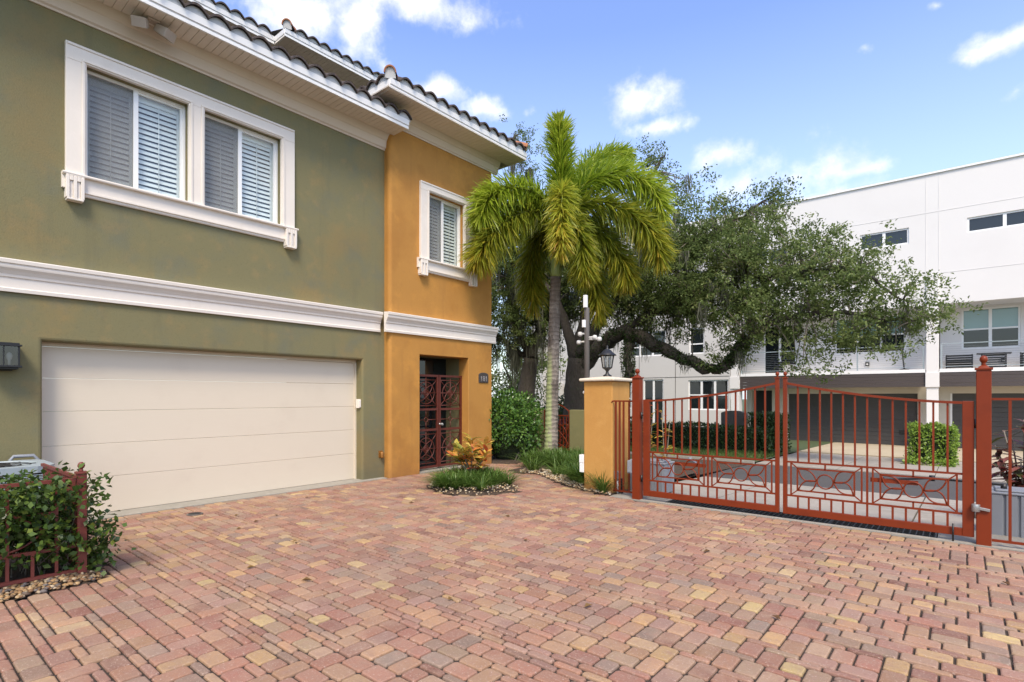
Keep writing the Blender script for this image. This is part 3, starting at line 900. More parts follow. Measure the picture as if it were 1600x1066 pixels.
# windows
def surround(y0, y1, z0, z1, opens, X, sill0, sill1):
    b = MB(); x1 = X + .055
    a0, a1 = opens[0][2], opens[0][3]
    b.box(X - .01, x1, y0, y1, a1, z1)
    edges = [y0] + [v for o in opens for v in (o[0], o[1])] + [y1]
    for k in range(0, len(edges), 2):
        b.box(X - .01, x1, edges[k], edges[k + 1], z0, a1 - .0005)
    for o in opens:                                            # inner bead round each opening
        b.box(x1 - .001, x1 + .014, o[0] - .05, o[1] + .05, a1 + .018, a1 + .05)
        b.box(x1 - .001, x1 + .014, o[0] - .05, o[0] - .018, z0, a1 + .0175)
        b.box(x1 - .001, x1 + .014, o[1] + .018, o[1] + .05, z0, a1 + .0175)
    b.box(x1 - .001, x1 + .012, y0 + .012, y1 - .012, z1 - .04, z1 - .012)
    b.build('window_surround', m_trim, house, bevel=.004, seg=1)
    b = MB()
    b.prism([(X - .01, 4.24), (X + .05, 4.24), (X + .05, 4.40), (X + .10, 4.405), (X + .105, 4.42), (X + .10, 4.435), (X - .01, 4.445)], 'Y', sill0, sill1)
    b.prism([(X - .01, 4.175), (X + .03, 4.175), (X + .04, 4.19), (X + .04, 4.205), (X + .06, 4.215), (X + .06, 4.2395), (X - .01, 4.2395)], 'Y', sill0 + .21, sill1 - .21)
    b.build('sill', m_trim, house)
    for c0 in (sill0 + .03, sill1 - .22):
        b = MB(); w3 = .19 / 5
        for k in range(5):
            xx = X + (.105 if k % 2 == 0 else .085)
            b.box(X - .01, xx, c0 + k * w3 + .0005, c0 + (k + 1) * w3 - .0005, 4.11, 4.33 if k % 2 else 4.39)
        b.box(X - .01, X + .103, c0, c0 + .19, 4.3905, 4.4025); b.box(X - .01, X + .11, c0 + .01, c0 + .18, 4.085, 4.1095)
        b.box(X - .01, X + .1045, c0 + w3 + .001, c0 + 2 * w3 - .001, 4.33, 4.39); b.box(X - .01, X + .1045, c0 + 3 * w3 + .001, c0 + 4 * w3 - .001, 4.33, 4.39)
        b.build('corbel', m_trim, house, bevel=.004, seg=1)
surround(1.686, 4.745, 4.44, 6.105, [W1, W2], XG, 1.65, 4.79)
surround(7.395, 9.0, 4.44, 6.035, [W3], XO, 7.33, 9.06)

def slat_mesh(width):
    b = MB(); n = 6
    pr = [(.034 * math.cos(2 * PI * k / n), .0065 * math.sin(2 * PI * k / n)) for k in range(n)]
    b.prism(pr, 'Y', 0, width)
    me = bpy.data.meshes.new('louvre_slat'); me.from_pydata(b.v, [], b.f); me.materials.append(m_shutter); me.update()
    return me
def house_window(o, X):
    y0, y1, z0, z1 = o[:4]
    xf = X - .105
    b = MB(); f = .038
    b.box(xf - .04, xf + .03, y0, y1, z1 - f, z1); b.box(xf - .04, xf + .03, y0, y1, z0, z0 + f)
    b.box(xf - .04, xf + .03, y0, y0 + f, z0 + f, z1 - f); b.box(xf - .04, xf + .03, y1 - f, y1, z0 + f, z1 - f)
    win = b.build('window', m_alu, house, loc=(xf, (y0 + y1) / 2, z0), bevel=.004, seg=1)
    ym = (y0 + y1) / 2 - .02
    b = MB(); b.box(xf - .03, xf + .022, ym - .03, ym + .03, z0 + f, z1 - f); b.build('mullion', m_alu, win, bevel=.003, seg=1)
    b = MB(); e = .028                                        # right-hand sash frame
    b.box(xf - .028, xf + .012, ym + .031, y1 - f - .001, z1 - f - e, z1 - f - .001); b.box(xf - .028, xf + .012, ym + .031, y1 - f - .001, z0 + f + .001, z0 + f + e)
    b.box(xf - .028, xf + .012, y1 - f - e, y1 - f - .001, z0 + f + e, z1 - f - e)
    b.build('sash', m_alu, win)
    b = MB(); b.box(xf - .012, xf - .008, y0 + f, ym - .03, z0 + f, z1 - f); b.build('pane', m_glass, win)
    b = MB(); b.box(xf - .012, xf - .008, ym + .03, y1 - f - e, z0 + f + e, z1 - f - e); b.build('pane', m_glass, win)
    b = MB(); b.box(xf + .004, xf + .0055, y0 + f, ym - .03, z0 + f, z1 - f); b.build('insect_screen', m_screen, win)
    xs_ = xf - .085
    for (a, c) in ((y0 + f, ym - .01), (ym + .01, y1 - f)):
        b = MB()
        b.box(xs_ - .014, xs_ + .014, a, a + .045, z0, z1); b.box(xs_ - .014, xs_ + .014, c - .045, c, z0, z1)
        b.box(xs_ - .014, xs_ + .014, a + .045, c - .045, z1 - .13, z1); b.box(xs_ - .014, xs_ + .014, a + .045, c - .045, z0, z0 + .08)
        b.tube([(xs_ + .045, (a + c) / 2, z0 + .09), (xs_ + .045, (a + c) / 2, z1 - .14)], .006, 6)
        b.build('shutter_frame', m_shutter, win)
        sl_ = slat_mesh(c - a - .094)
        n = 17; zz0, zz1 = z0 + .115, z1 - .165
        for k in range(n):
            inst('louvre_slat', sl_, win, (xs_, a + .047, zz0 + (zz1 - zz0) * k / (n - 1)), (0, math.radians(66), 0))
    b = MB(); b.box(X - .9, xs_ - .08, y0 - .05, y1 + .05, z0 - .05, z1 + .05)
    b.f = b.f[:]  # dark room behind the shutters
    b.build('dark_room', m_dark, win)
for o, X in ((W1, XG), (W2, XG), (W3, XO)): house_window(o, X)

# garage door of five sections
gd = thing_part = None
b = MB(); b.box(XG - .26, XG - .20, 1.45, 6.15, 2.235, 2.34); b.box(XG - .25, XG - .19, 1.47, 1.50, 0, 2.235); b.box(XG - .25, XG - .19, 6.095, 6.127, 0, 2.235)
gd = b.build('garage_door', m_garage, house, loc=(XG - .2, 3.8, 0))
zc = [.014, .50, .955, 1.40, 1.83, 2.232]
for a, c in zip(zc, zc[1:]):
    b = MB(); x = XG - .215
    b.prism([(x - .03, a + .0015), (x - .004, a + .0015), (x, a + .005), (x, c - .005), (x - .004, c - .0015), (x - .03, c - .0015)], 'Y', 1.502, 6.093)
    b.build('door_panel', m_garage, gd)

# entrance: dark vestibule behind iron doors
b = MB()
b.box(-10.6, -8.93, 7.28, 7.405, 0, 2.6); b.box(-10.6, -8.93, 8.845, 8.97, 0, 2.6)
b.box(-10.6, -8.93, 7.405, 8.845, 2.46, 2.6)
b.build('vestibule_wall', m_green, house)
b = MB(); b.box(-10.6, -8.63, 7.405, 8.845, -.1, .015); b.build('vestibule_floor', m_conc2, house)
b = MB(); b.box(-9.40, -9.36, 7.406, 8.844, .016, 2.459); b.build('vestibule_glass', m_glassdark, house)

def iron_door(y0, y1, hand):
    x = -8.84; z0, z1 = .055, 2.06
    b = MB(); s = .045
    b.box(x - .02, x + .02, y0, y0 + s, z0, z1); b.box(x - .02, x + .02, y1 - s, y1, z0, z1)
    for za in (z0, .85, 1.29, z1 - s): b.box(x - .019, x + .019, y0 + s, y1 - s, za, za + .045)
    d = b.build('door', m_doorred, house, loc=(x, y0 if hand > 0 else y1, 0))
    d['label'] = 'rust red wrought iron entrance door leaf' if hand > 0 else 'rust red wrought iron entrance door leaf with a handle'
    b = MB(); q = .009; yc = (y0 + y1) / 2; ya, yb = y0 + s, y1 - s
    for (zb, zt) in ((.10, .85), (1.335, z1 - s)):
        zc_ = (zb + zt) / 2 - .01
        b.tube([(x, ya, zt - .07), (x, yb, zt - .07)], q, 6); b.tube([(x, ya, zb + .06), (x, yb, zb + .06)], q, 6)
        b.tube([(x, yc, zb), (x, yc, zt)], q, 6); b.tube([(x, ya, zc_), (x, yb, zc_)], q, 6)
        r_ = .235
        b.tube(ring_pts((x, yc, zc_), r_, 'X', 28), q, 6, closed=True)
        b.tube(ring_pts((x, yc, zc_), .045, 'X', 12), q, 6, closed=True)
        dg = math.atan2(zt - zb - .13, yb - ya)
        b.tube(ring_pts((x, yc, zc_), .225, 'X', 24, ry=.07, rot=dg), q, 6, closed=True)
        b.tube(ring_pts((x, yc, zc_), .225, 'X', 24, ry=.07, rot=-dg), q, 6, closed=True)
        for a in (dg, PI - dg, PI + dg, -dg):
            b.tube([(x, yc + math.cos(a) * .225, zc_ + math.sin(a) * .225), (x, yb if math.cos(a) > 0 else ya, (zt - .07) if math.sin(a) > 0 else (zb + .06))], q, 6)
    b.tube(ring_pts((x, yc, 1.09), .05, 'X', 14), q, 6, closed=True)
    b.tube([(x, ya, 1.09), (x, yc - .05, 1.09)], q, 6); b.tube([(x, yc + .05, 1.09), (x, yb, 1.09)], q, 6)
    b.tube([(x, yc, .90), (x, yc, 1.04)], q, 6); b.tube([(x, yc, 1.14), (x, yc, 1.29)], q, 6)
    b.build('scrollwork', m_doorred, d)
    return d
iron_door(7.42, 8.115, 1)
d2 = iron_door(8.135, 8.83, -1)
b = MB(); b.lathe([(.03, 0), (.03, .012), (.012, .02), (.012, .05), (.03, .06), (.033, .08), (.02, .1)], 12, (0, 0, 0))
b.v = [(-8.83 + v[2], 8.158 + v[0], .985 + v[1]) for v in b.v]
b.build('handle', m_steel, d2)

# ---------------------------------------------------------------- things fixed to the house
t = thing('wall_lantern', 'black box wall lantern beside the garage door', 'lantern', (XG, 1.08, 1.9))
b = MB(); b.box(XG, XG + .02, .97, 1.19, 1.90, 2.24); b.build('back_plate', m_black, t)
b = MB(); b.box(XG + .02, XG + .225, .925, 1.25, 2.185, 2.205); b.box(XG + .02, XG + .20, .945, 1.23, 2.205, 2.225); b.box(XG + .02, XG + .225, .925, 1.25, 1.935, 1.96); b.box(XG + .02, XG + .19, .955, 1.22, 1.915, 1.935)
for yy in (.95, 1.215):
    for xx in (XG + .02, XG + .185): b.box(xx, xx + .018, yy, yy + .018, 1.96, 2.185)
b.box(XG + .187, XG + .201, 1.085, 1.097, 1.96, 2.185)
b.build('lantern_frame', m_black, t, bevel=.003, seg=1)
b = MB(); b.box(XG + .03, XG + .195, .956, 1.226, 1.961, 2.184); b.build('glass', m_smoked, t)
for yy in (1.03, 1.15):
    b = MB(); b.lathe([(.014, 0), (.014, .06), (.026, .085), (.03, .11), (.022, .14), (.006, .155)], 10, (XG + .11, yy, 1.962)); b.build('bulb', m_bulb, t)

t = thing('floodlight', 'beige twin floodlight fixed under the eaves soffit', 'floodlight', (-8.5, 2.58, 6.72))
b = MB(); b.box(-8.56, -8.44, 2.50, 2.66, 6.69, 6.7215); b.build('mount', m_bracket, t, bevel=.01)
for yy, a in ((2.42, -1), (2.72, 1)):
    b = MB(); c = Vector((-8.47, yy, 6.61))
    b.prism([(-.10, -.055), (.10, -.075), (.10, .05), (-.10, .04)], 'Y', -.085, .085)
    mt = Euler((0, math.radians(28), a * .5)).to_matrix()
    b.v = [tuple(mt @ Vector(v) + c) for v in b.v]
    for v3 in (-.05, 0, .05): b.beam(c + mt @ Vector((-.10, v3, .0)), c + mt @ Vector((-.145, v3, 0)), .012, .07)
    b.tube([(-8.5, 2.58 + a * .03, 6.70), c + mt @ Vector((-.04, 0, .05))], .016, 8)
    b.build('lamp_head', m_bracket, t, bevel=.008)

t = thing('house_number_plaque', 'arched dark house number plaque reading 181 beside the entrance', 'sign', (XO, 9.33, 1.92))
arch = [(9.17, 1.91), (9.49, 1.91), (9.49, 2.09)] + [(9.33 + .16 * math.cos(a), 2.09 + .055 * math.sin(a)) for a in [PI * k / 8 for k in range(1, 8)]] + [(9.17, 2.09)]
b = MB(); b.prism([(p[0], p[1]) for p in arch], 'X', XO - .005, XO + .022); b.build('plate', m_plaque, t, bevel=.006)
fc = bpy.data.curves.new('digits', 'FONT'); fc.body = '181'; fc.size = .17; fc.align_x = 'CENTER'; fc.extrude = .004
tf_ = bpy.data.objects.new('digits', fc); COL.objects.link(tf_); bpy.context.view_layer.update()
me_ = bpy.data.meshes.new_from_object(tf_.evaluated_get(bpy.context.evaluated_depsgraph_get())); bpy.data.objects.remove(tf_)
me_.materials.clear(); me_.materials.append(m_digit); me_.name = 'digits'
fo_ = bpy.data.objects.new('digits', me_); link(fo_, t, (XO + .026, 9.33, 1.945)); fo_.rotation_euler = (PI / 2, 0, PI / 2)

t = thing('hose_bib', 'small rusty brass outlet low on the green wall by the garage', 'pipe outlet', (XG, 6.54, .44))
b = MB(); b.box(XG, XG + .012, 6.50, 6.59, .40, .53); b.build('back_plate', m_brass, t)
b = MB(); b.lathe([(.03, 0), (.034, .02), (.034, .10), (.026, .12)], 12, (XG + .05, 6.545, .39)); b.build('spout', m_brass, t)
t = thing('keypad', 'cream garage door keypad box on the door jamb', 'keypad', (XG - .08, 6.12, 1.4))
b = MB(); b.box(XG - .15, XG - .05, 6.085, 6.126, 1.37, 1.54); b.build('casing', m_trim, t, bevel=.005)
b = MB(); b.prism([(XG - .049, 1.38), (XG - .036, 1.39), (XG - .036, 1.52), (XG - .049, 1.53)], 'Y', 6.09, 6.122); b.build('cover', m_trim, t)
t = thing('drain_cover', 'small round rusty drain cover set in the pavers', 'drain cover', (-8.0, 2.92, 0))
b = MB(); b.lathe([(.10, 0), (.10, .009), (.085, .012)], 20, (-8.0, 2.92, 0)); b.build('rim', m_pole, t)
b = MB(); b.lathe([(.08, .002), (.08, .014), (.05, .017)], 20, (-8.0, 2.92, 0)); b.build('lid', m_dark, t)
# ================================================================== CONDENSER CORNER
def finial(b, x, y, z, r):
    b.lathe([(r * .55, 0), (r * .5, r * .5), (r * .42, r * .8), (r * .8, r * 1.2), (r, r * 1.8), (r * .82, r * 2.5), (r * .4, r * 2.9), (.001, r * 3.0)], 12, (x, y, z))
def red_post(label, x, y, h, w_, m, ball=None, group=None):
    t = thing('gate_post', label, 'post', (x, y, 0), group)
    b = MB(); b.box(x - w_ / 2, x + w_ / 2, y - w_ / 2, y + w_ / 2, -.03, h); b.build('shaft', m, t, bevel=.006)
    b = MB(); c = w_ / 2 + .012; b.box(x - c, x + c, y - c, y + c, h, h + .022); b.lathe([(c * .95, .022), (c * .5, .05)], 4, (x, y, h), rot=PI / 4); b.build('cap', m, t, bevel=.003)
    b = MB(); finial(b, x, y, h + .045, ball or w_ * .34); b.build('finial', m, t)
    return t

t = thing('air_conditioner', 'grey blue air conditioning condenser behind the leafy red fence', 'air conditioner', (-8.05, .95, 0))
ax0, ax1, ay0, ay1 = -8.5, -7.62, .50, 1.40
b = MB(); b.box(ax0 - .06, ax1 + .08, ay0 - .06, ay1 + .03, -.02, .06); b.build('base_pad', m_conc2, t)
b = MB()
for x in (ax0, ax1 - .06):
    for y in (ay0, ay1 - .06): b.box(x, x + .06, y, y + .06, .06, .78)
b.box(ax0, ax1, ay0, ay1, .06, .10)
b.build('cabinet', m_bluegrey, t, bevel=.008)
b = MB()
for k in range(38):
    z = .115 + k * .0172
    b.box(ax1 - .02, ax1 - .004, ay0 + .06, ay1 - .06, z, z + .009); b.box(ax0 + .06, ax1 - .06, ay1 - .02, ay1 - .004, z, z + .009)
    b.box(ax0 + .06, ax1 - .06, ay0 + .004, ay0 + .02, z, z + .009)
gr = b.build('grille', m_bluegrey, t)
b = MB(); b.box(ax0 + .06, ax1 - .05, ay0 + .05, ay1 - .05, .1, .74); b.build('coil', m_dark, t)
b = MB()
n = 28; cx, cy = (ax0 + ax1) / 2, (ay0 + ay1) / 2; vs = []
for rr, zz in ((None, .78), (None, .85), (.36, .855), (.33, .80)):
    for k in range(n):
        a = 2 * PI * (k + .5) / n
        if rr is None:
            c_, s_ = math.cos(a), math.sin(a); q = .455 / max(abs(c_), abs(s_)); q = min(q, .57); vs.append((cx + c_ * q * .985, cy + s_ * q, zz))
        else: vs.append((cx + math.cos(a) * rr, cy + math.sin(a) * rr, zz))
fs = [(i * n + k, i * n + (k + 1) % n, (i + 1) * n + (k + 1) % n, (i + 1) * n + k) for i in range(3) for k in range(n)]
b.add(vs, fs); b.build('top_panel', m_bluegrey, t)
b = MB()
for rr in (.06, .14, .22, .30): b.tube(ring_pts((cx, cy, .845), rr, 'Z', 24), .004, 5, closed=True)
for k in range(8): b.tube([(cx, cy, .845), (cx + math.cos(k * PI / 4) * .345, cy + math.sin(k * PI / 4) * .345, .845)], .005, 5)
b.lathe([(.33, .66), (.33, .67)], 24, (cx, cy, 0))
b.build('fan_guard', m_dark, t)
b = MB(); b.tube([(-8.6, 1.15, .3), (-8.6, 1.15, .85), (-8.62, 1.18, .885), (-8.62, 1.36, .885), (-8.6, 1.40, .83), (-8.6, 1.40, .2)], .02, 8)
tag(b.build('refrigerant_pipe', m_greybox, loc=(-8.6, 1.15, .2)), 'insulated grey pipe loop on the wall behind the condenser', 'pipe')

ft = thing('garden_fence', 'low faded red iron fence with leaves growing through it', 'fence', (-5.94, .2, 0))
px, py = -5.94, 1.255
b = MB(); b.box(px - .034, px + .034, py - .034, py + .034, -.02, .92); b.box(px - .042, px + .042, py - .042, py + .042, .92, .94); finial(b, px, py, .94, .028)
b.build('post', m_oldred, ft, bevel=.004)
b = MB(); b.box(px - .034, px + .034, -1.2, -1.13, -.02, .92); b.build('post', m_oldred, ft, bevel=.004)
b = MB()
for z in (.085, .30, .875): b.box(px - .014, px + .014, -1.12, py - .035, z - .014, z + .014)
b.box(px - .013, px + .013, .32, 1.085, .60, .622)
b.build('rail', m_oldred, ft)
pk = MB(); pk.box(-.011, .011, -.011, .011, 0, 1); pkm = bpy.data.meshes.new('picket'); pkm.from_pydata(pk.v, [], pk.f); pkm.materials.append(m_oldred)
for k in range(15):
    y = 1.085 - k * .155
    full = k % 5 == 0 or k % 5 == 2
    inst('picket', pkm, ft, (px, y, .10), (0, 0, 0), (1, 1, .765 if full else .19))
b = MB()
for c in (.70, -.1):
    b.tube([(px, c + .34 * math.cos(a), .32 + .30 * math.sin(a)) for a in [PI * k / 16 for k in range(17)]], .009, 6)
    b.tube([(px, c + .34 * math.cos(a), .60 - .28 * math.sin(a)) for a in [PI * k / 16 for k in range(17)]], .009, 6)
b.build('scrollwork', m_oldred, ft)
b = MB()
for z in (.085, .875): b.box(-7.5, px - .035, py - .014, py + .014, z - .014, z + .014)
b.build('return_rail', m_oldred, ft)
for k in range(16):
    inst('picket', pkm, ft, (px - .10 - k * .092, py, .085), (0, 0, 0), (.8, .8, .79))

def leaf_cloud(name, pts, spread, per, L, Wd, mat, parent, up=.35, rnd=(0, 1)):
    pts = np.asarray(pts, float); n = len(pts) * per
    C = np.repeat(pts, per, 0) + NR.normal(size=(n, 3)) * spread
    D = rdir(n); D[:, 2] += up * .6
    N = rdir(n); N[:, 2] += 1.0
    r = np.clip(NR.beta(1.6, 2.2, n) * (rnd[1] - rnd[0]) + rnd[0], 0, 1)
    return leaf_object(name, C, D, N, NR.uniform(.7, 1.2, n) * L, NR.uniform(.8, 1.15, n) * Wd, r, mat, parent)

t = thing('fence_shrub', 'leafy green shrub growing through the low red fence around the condenser', 'shrub', (-6.3, .9, 0))
stems = MB(); tips = []
for k in range(60):
    bx, by = R.uniform(-6.75, -6.02), R.uniform(.15, 1.32)
    if k > 48: bx, by = R.uniform(-6.6, -6.0), R.uniform(1.0, 1.28)
    P = [Vector((bx, by, 0))]
    dx, dy = R.uniform(-.2, .3), R.uniform(-.2, .22)
    H = R.uniform(.35, .88)
    for q in range(1, 6):
        f = q / 5
        P.append(Vector((bx + dx * f * f + R.uniform(-.03, .03), by + dy * f * f + R.uniform(-.03, .03), H * f)))
    stems.tube(P, [.007 - .001 * q for q in range(6)], 4)
    tips += [tuple(P[q] + Vector((R.gauss(0, .06), R.gauss(0, .06), R.gauss(0, .03)))) for q in (2, 3, 4, 4, 5, 5) if R.random() < .8]
for k in range(70):
    tips.append((-5.90 + abs(R.gauss(.02, .07)), R.uniform(.25, 1.2), R.choice([R.uniform(.3, .55), R.uniform(.5, .92), R.uniform(.6, .9)])))
for k in range(30):
    tips.append((-5.95 + R.uniform(-.3, .1), 1.33 + R.gauss(.02, .06), R.uniform(.12, .5)))
stems.build('stem', m_twig, t)
leaf_cloud('foliage', tips, .06, 15, .062, .044, lf_shrub, t, .5)

def stones(name, polys, n, r0, r1, pal, parent=None, zf=.02):
    mb = MB(); cols = []
    ico = [(0, 0, -1), (.72, -.53, -.45), (-.28, -.85, -.45), (-.89, 0, -.45), (-.28, .85, -.45), (.72, .53, -.45), (.28, -.85, .45), (-.72, -.53, .45), (-.72, .53, .45), (.28, .85, .45), (.89, 0, .45), (0, 0, 1)]
    fcs = [(0, 1, 2), (1, 0, 5), (0, 2, 3), (0, 3, 4), (0, 4, 5), (1, 5, 10), (2, 1, 6), (3, 2, 7), (4, 3, 8), (5, 4, 9), (1, 10, 6), (2, 6, 7), (3, 7, 8), (4, 8, 9), (5, 9, 10), (6, 10, 11), (7, 6, 11), (8, 7, 11), (9, 8, 11), (10, 9, 11)]
    k = 0
    while k < n:
        P = R.choice(polys)
        xs_ = [p[0] for p in P]; ys_ = [p[1] for p in P]
        x, y = R.uniform(min(xs_), max(xs_)), R.uniform(min(ys_), max(ys_))
        if not inpoly(x, y, P): continue
        r_ = R.uniform(r0, r1)
        e = Euler((R.uniform(-.3, .3), R.uniform(-.3, .3), R.uniform(0, 6.3))).to_matrix()
        sx, sy, sz = R.uniform(.9, 1.5), R.uniform(.7, 1.1), R.uniform(.45, .75)
        z = zf + min(.05, pdist(x, y, P) * .25) + R.uniform(-.004, .012)
        mb.add([tuple(e @ Vector((v[0] * sx * r_, v[1] * sy * r_, v[2] * sz * r_)) + Vector((x, y, z))) for v in ico], fcs, 0, True)
        c = R.choice(pal); q = R.uniform(.75, 1.2)
        cols += [tuple(v * q for v in c) + (1,)] * 20
        k += 1
    o = mb.build(name, m_stone, parent, fixn=False); set_col(o.data, cols)
    return kind(o, 'stuff')
PEB = [(.30, .18, .08), (.36, .24, .12), (.18, .11, .06), (.10, .07, .05), (.40, .31, .2), (.22, .12, .06), (.14, .12, .11)]
stones('river_pebbles', [[(-5.72, -.4), (-5.73, 1.2), (-5.82, 1.40), (-6.1, 1.44), (-6.15, -.4)]], 1900, .012, .024, PEB, zf=.012)
TAN = [(.55, .42, .24), (.62, .50, .32), (.42, .30, .17), (.34, .22, .13), (.66, .58, .44), (.26, .18, .12)]
stones('bed_pebbles', [[(-7.3, 8.95), (-7.1, 8.82), (-6.64, 8.86), (-6.07, 8.47), (-5.54, 8.13), (-4.82, 7.81), (-4.36, 7.74), (-4.45, 7.95), (-5.0, 8.3), (-5.6, 8.85), (-6.4, 9.4), (-7.2, 9.3)]], 1500, .010, .026, TAN, zf=.014)
stones('island_pebbles', [ISLAND], 700, .010, .022, TAN, zf=.012)

def blades(name, clumps, per, Lr, w_, mat, parent=None, lean=.5):
    n = len(clumps) * per
    c = np.repeat(np.asarray(clumps, float), per, 0)
    ang = NR.uniform(0, 2 * PI, n); l = NR.uniform(Lr[0], Lr[1], n); le = NR.uniform(.15, 1, n) * lean
    h = np.stack([np.cos(ang), np.sin(ang), np.zeros(n)], 1); sd_ = np.stack([-np.sin(ang), np.cos(ang), np.zeros(n)], 1)
    base = c + h * NR.uniform(0, .045, n)[:, None]
    pts = []
    for f, wf in ((0, .7), (.4, 1), (.75, .75), (1, .08)):
        out = le * f ** 1.6; zz = f * (1 - .35 * le * f)
        p = base + h * (out * l)[:, None] + np.stack([0 * l, 0 * l, zz * l], 1)
        pts += [p - sd_ * (w_ * wf / 2), p + sd_ * (w_ * wf / 2)]
    P = np.stack(pts, 1)
    o = strip_object(name, P, NR.beta(2, 2, n), mat, parent)
    return o
def scatter(P, n, inset=0.0, zz=.03):
    out = []
    xs_ = [p[0] for p in P]; ys_ = [p[1] for p in P]
    while len(out) < n:
        x, y = R.uniform(min(xs_), max(xs_)), R.uniform(min(ys_), max(ys_))
        if inpoly(x, y, P) and pdist(x, y, P) > inset: out.append((x, y, zz))
    return out
kind(blades('island_grass', scatter(ISLAND, 62, .12), 80, (.17, .35), .014, lf_grass, lean=1.8), 'stuff')
g1 = scatter([(-7.6, 9.5), (-6.5, 9.5), (-5.6, 8.75), (-5.0, 8.45), (-5.0, 9.6), (-6.0, 11.0), (-7.4, 11.2), (-7.9, 10.6)], 130, .03)
g1 += scatter([(-5.6, 8.45), (-5.35, 8.25), (-4.75, 7.98), (-5.0, 8.4)], 16, 0)
g1 += [(-6.95, 8.98, .02), (-6.85, 9.02, .02), (-6.15, 8.75, .02), (-6.05, 8.85, .02), (-4.6, 7.86, .01), (-4.55, 7.84, .01)]
kind(blades('bed_grass', g1, 62, (.24, .46), .014, lf_grass, lean=1.6), 'stuff')
t = thing('spiky_plant', 'small bright strappy lily plant at the foot of the ochre pillar', 'plant', (-5.2, 8.2, 0))
blades('foliage', [(-5.2, 8.2, .02), (-5.17, 8.17, .02)], 24, (.3, .5), .03, lf_bush, t, 1.0)
lawnp = [(R.uniform(-12, -4.4), R.uniform(15.45, 18.7)) for k in range(2600)]
kind(blades('lawn_grass', [(x, y, gz(y) + .02) for x, y in lawnp], 14, (.05, .11), .012, lf_lawn, lean=.8), 'stuff')

# single large leaves as parts
def big_leaf_mesh(name, L, Wd, mats, curve=.25, n=5):
    b = MB(); vs = []; fs = []
    for i in range(n + 1):
        f = i / n; wv = Wd * math.sin(PI * min(1, f * .93 + .05)) ** .8 / 2
        x = L * f; z = -curve * L * f * f
        vs += [(x, -wv, z + .12 * wv), (x, 0, z - .08 * Wd * (1 if 0 < i < n else 0)), (x, wv, z + .12 * wv)]
    for i in range(n):
        o = i * 3
        fs += [(o, o + 3, o + 4, o + 1), (o + 1, o + 4, o + 5, o + 2)]
    b.add(vs, fs, 0, True)
    me = bpy.data.meshes.new(name); me.from_pydata(b.v, [], b.f); me.materials.append(mats)
    me.polygons.foreach_set('use_smooth', b.s)
    return me
def varmat(name, stops, rough=.4):
    """leaf colour by a random value per leaf object"""
    m, t_, b_ = newmat(name)
    oi = t_.nodes.new('ShaderNodeObjectInfo')
    r_ = t_.nodes.new('ShaderNodeValToRGB'); el = r_.color_ramp.elements
    while len(el) < len(stops): el.new(.5)
    for e, (p, c) in zip(el, stops): e.position = p; e.color = (*c, 1)
    t_.links.new(oi.outputs['Random'], r_.inputs[0])
    tcn = t_.nodes.new('ShaderNodeTexCoord')
    f = ramp01(t_, noise(t_, 14, 4, .6, None, tcn.outputs['Object']), .45, .62)
    c2 = mixc(t_, .4, r_.outputs[0], (.10, .14, .025))
    c3 = mixc(t_, f, r_.outputs[0], c2)
    t_.links.new(c3, b_.inputs['Base Color']); b_.inputs['Roughness'].default_value = rough
    tl = t_.nodes.new('ShaderNodeBsdfTranslucent'); t_.links.new(c3, tl.inputs[0])
    mxs = t_.nodes.new('ShaderNodeMixShader'); mxs.inputs[0].default_value = .3
    t_.links.new(b_.outputs[0], mxs.inputs[1]); t_.links.new(tl.outputs[0], mxs.inputs[2])
    t_.links.new(mxs.outputs[0], t_.nodes['Material Output'].inputs[0])
    return m
m_croton = varmat('croton_leaf', [(0, (.14, .19, .025)), (.2, (.55, .42, .06)), (.45, (.68, .52, .12)), (.7, (.72, .27, .05)), (.88, (.55, .10, .04)), (1, (.2, .26, .04))])
m_cordy = varmat('burgundy_plant_leaf', [(0, (.09, .022, .028)), (.4, (.18, .04, .042)), (.7, (.30, .10, .085)), (.85, (.10, .11, .04)), (1, (.06, .016, .022))])
def leafy_plant(name, label, cat, loc, stems_, leaf_me, per, scale, seed, elev=(.2, 1.1), group=None, top=.35):
    rr = random.Random(seed)
    t = thing(name, label, cat, loc, group)
    b = MB()
    for (dx, dy, h) in stems_:
        P = [Vector(loc) + Vector((dx * f ** 1.3, dy * f ** 1.3, h * f)) for f in (0, .25, .5, .75, 1)]
        b.tube(P, [.013, .012, .010, .009, .007], 6)
    b.build('stem', m_twig, t)
    for (dx, dy, h) in stems_:
        for k in range(per):
            f = 1 - top * rr.random() ** 1.2 * (1 if k % 3 else 1.7)
            f = max(.3, f)
            p = Vector(loc) + Vector((dx * f ** 1.3, dy * f ** 1.3, h * f))
            az = k * 2.4 + rr.uniform(-.3, .3); e = rr.uniform(*elev) * (1 if f > .8 else .6)
            s_ = scale * rr.uniform(.7, 1.15)
            inst('leaf', leaf_me, t, p, (rr.uniform(-.3, .3), -e, az), (s_, s_, s_))
    return t
cl = big_leaf_mesh('leaf', .20, .075, m_croton, .25)
leafy_plant('croton', 'orange and yellow croton shrub in the island of grass', 'shrub', (-6.95, 7.2, .04),
            [(-.26, -.16, .60), (.22, -.20, .58), (-.05, .06, .78), (.28, .12, .55), (-.12, -.28, .45), (.06, -.32, .62), (-.3, .12, .50), (.12, .26, .66), (.34, -.05, .42), (-.2, .24, .62)], cl, 21, 1.08, 5, (.25, 1.2))
cr = big_leaf_mesh('leaf', .30, .095, m_cordy, .35)
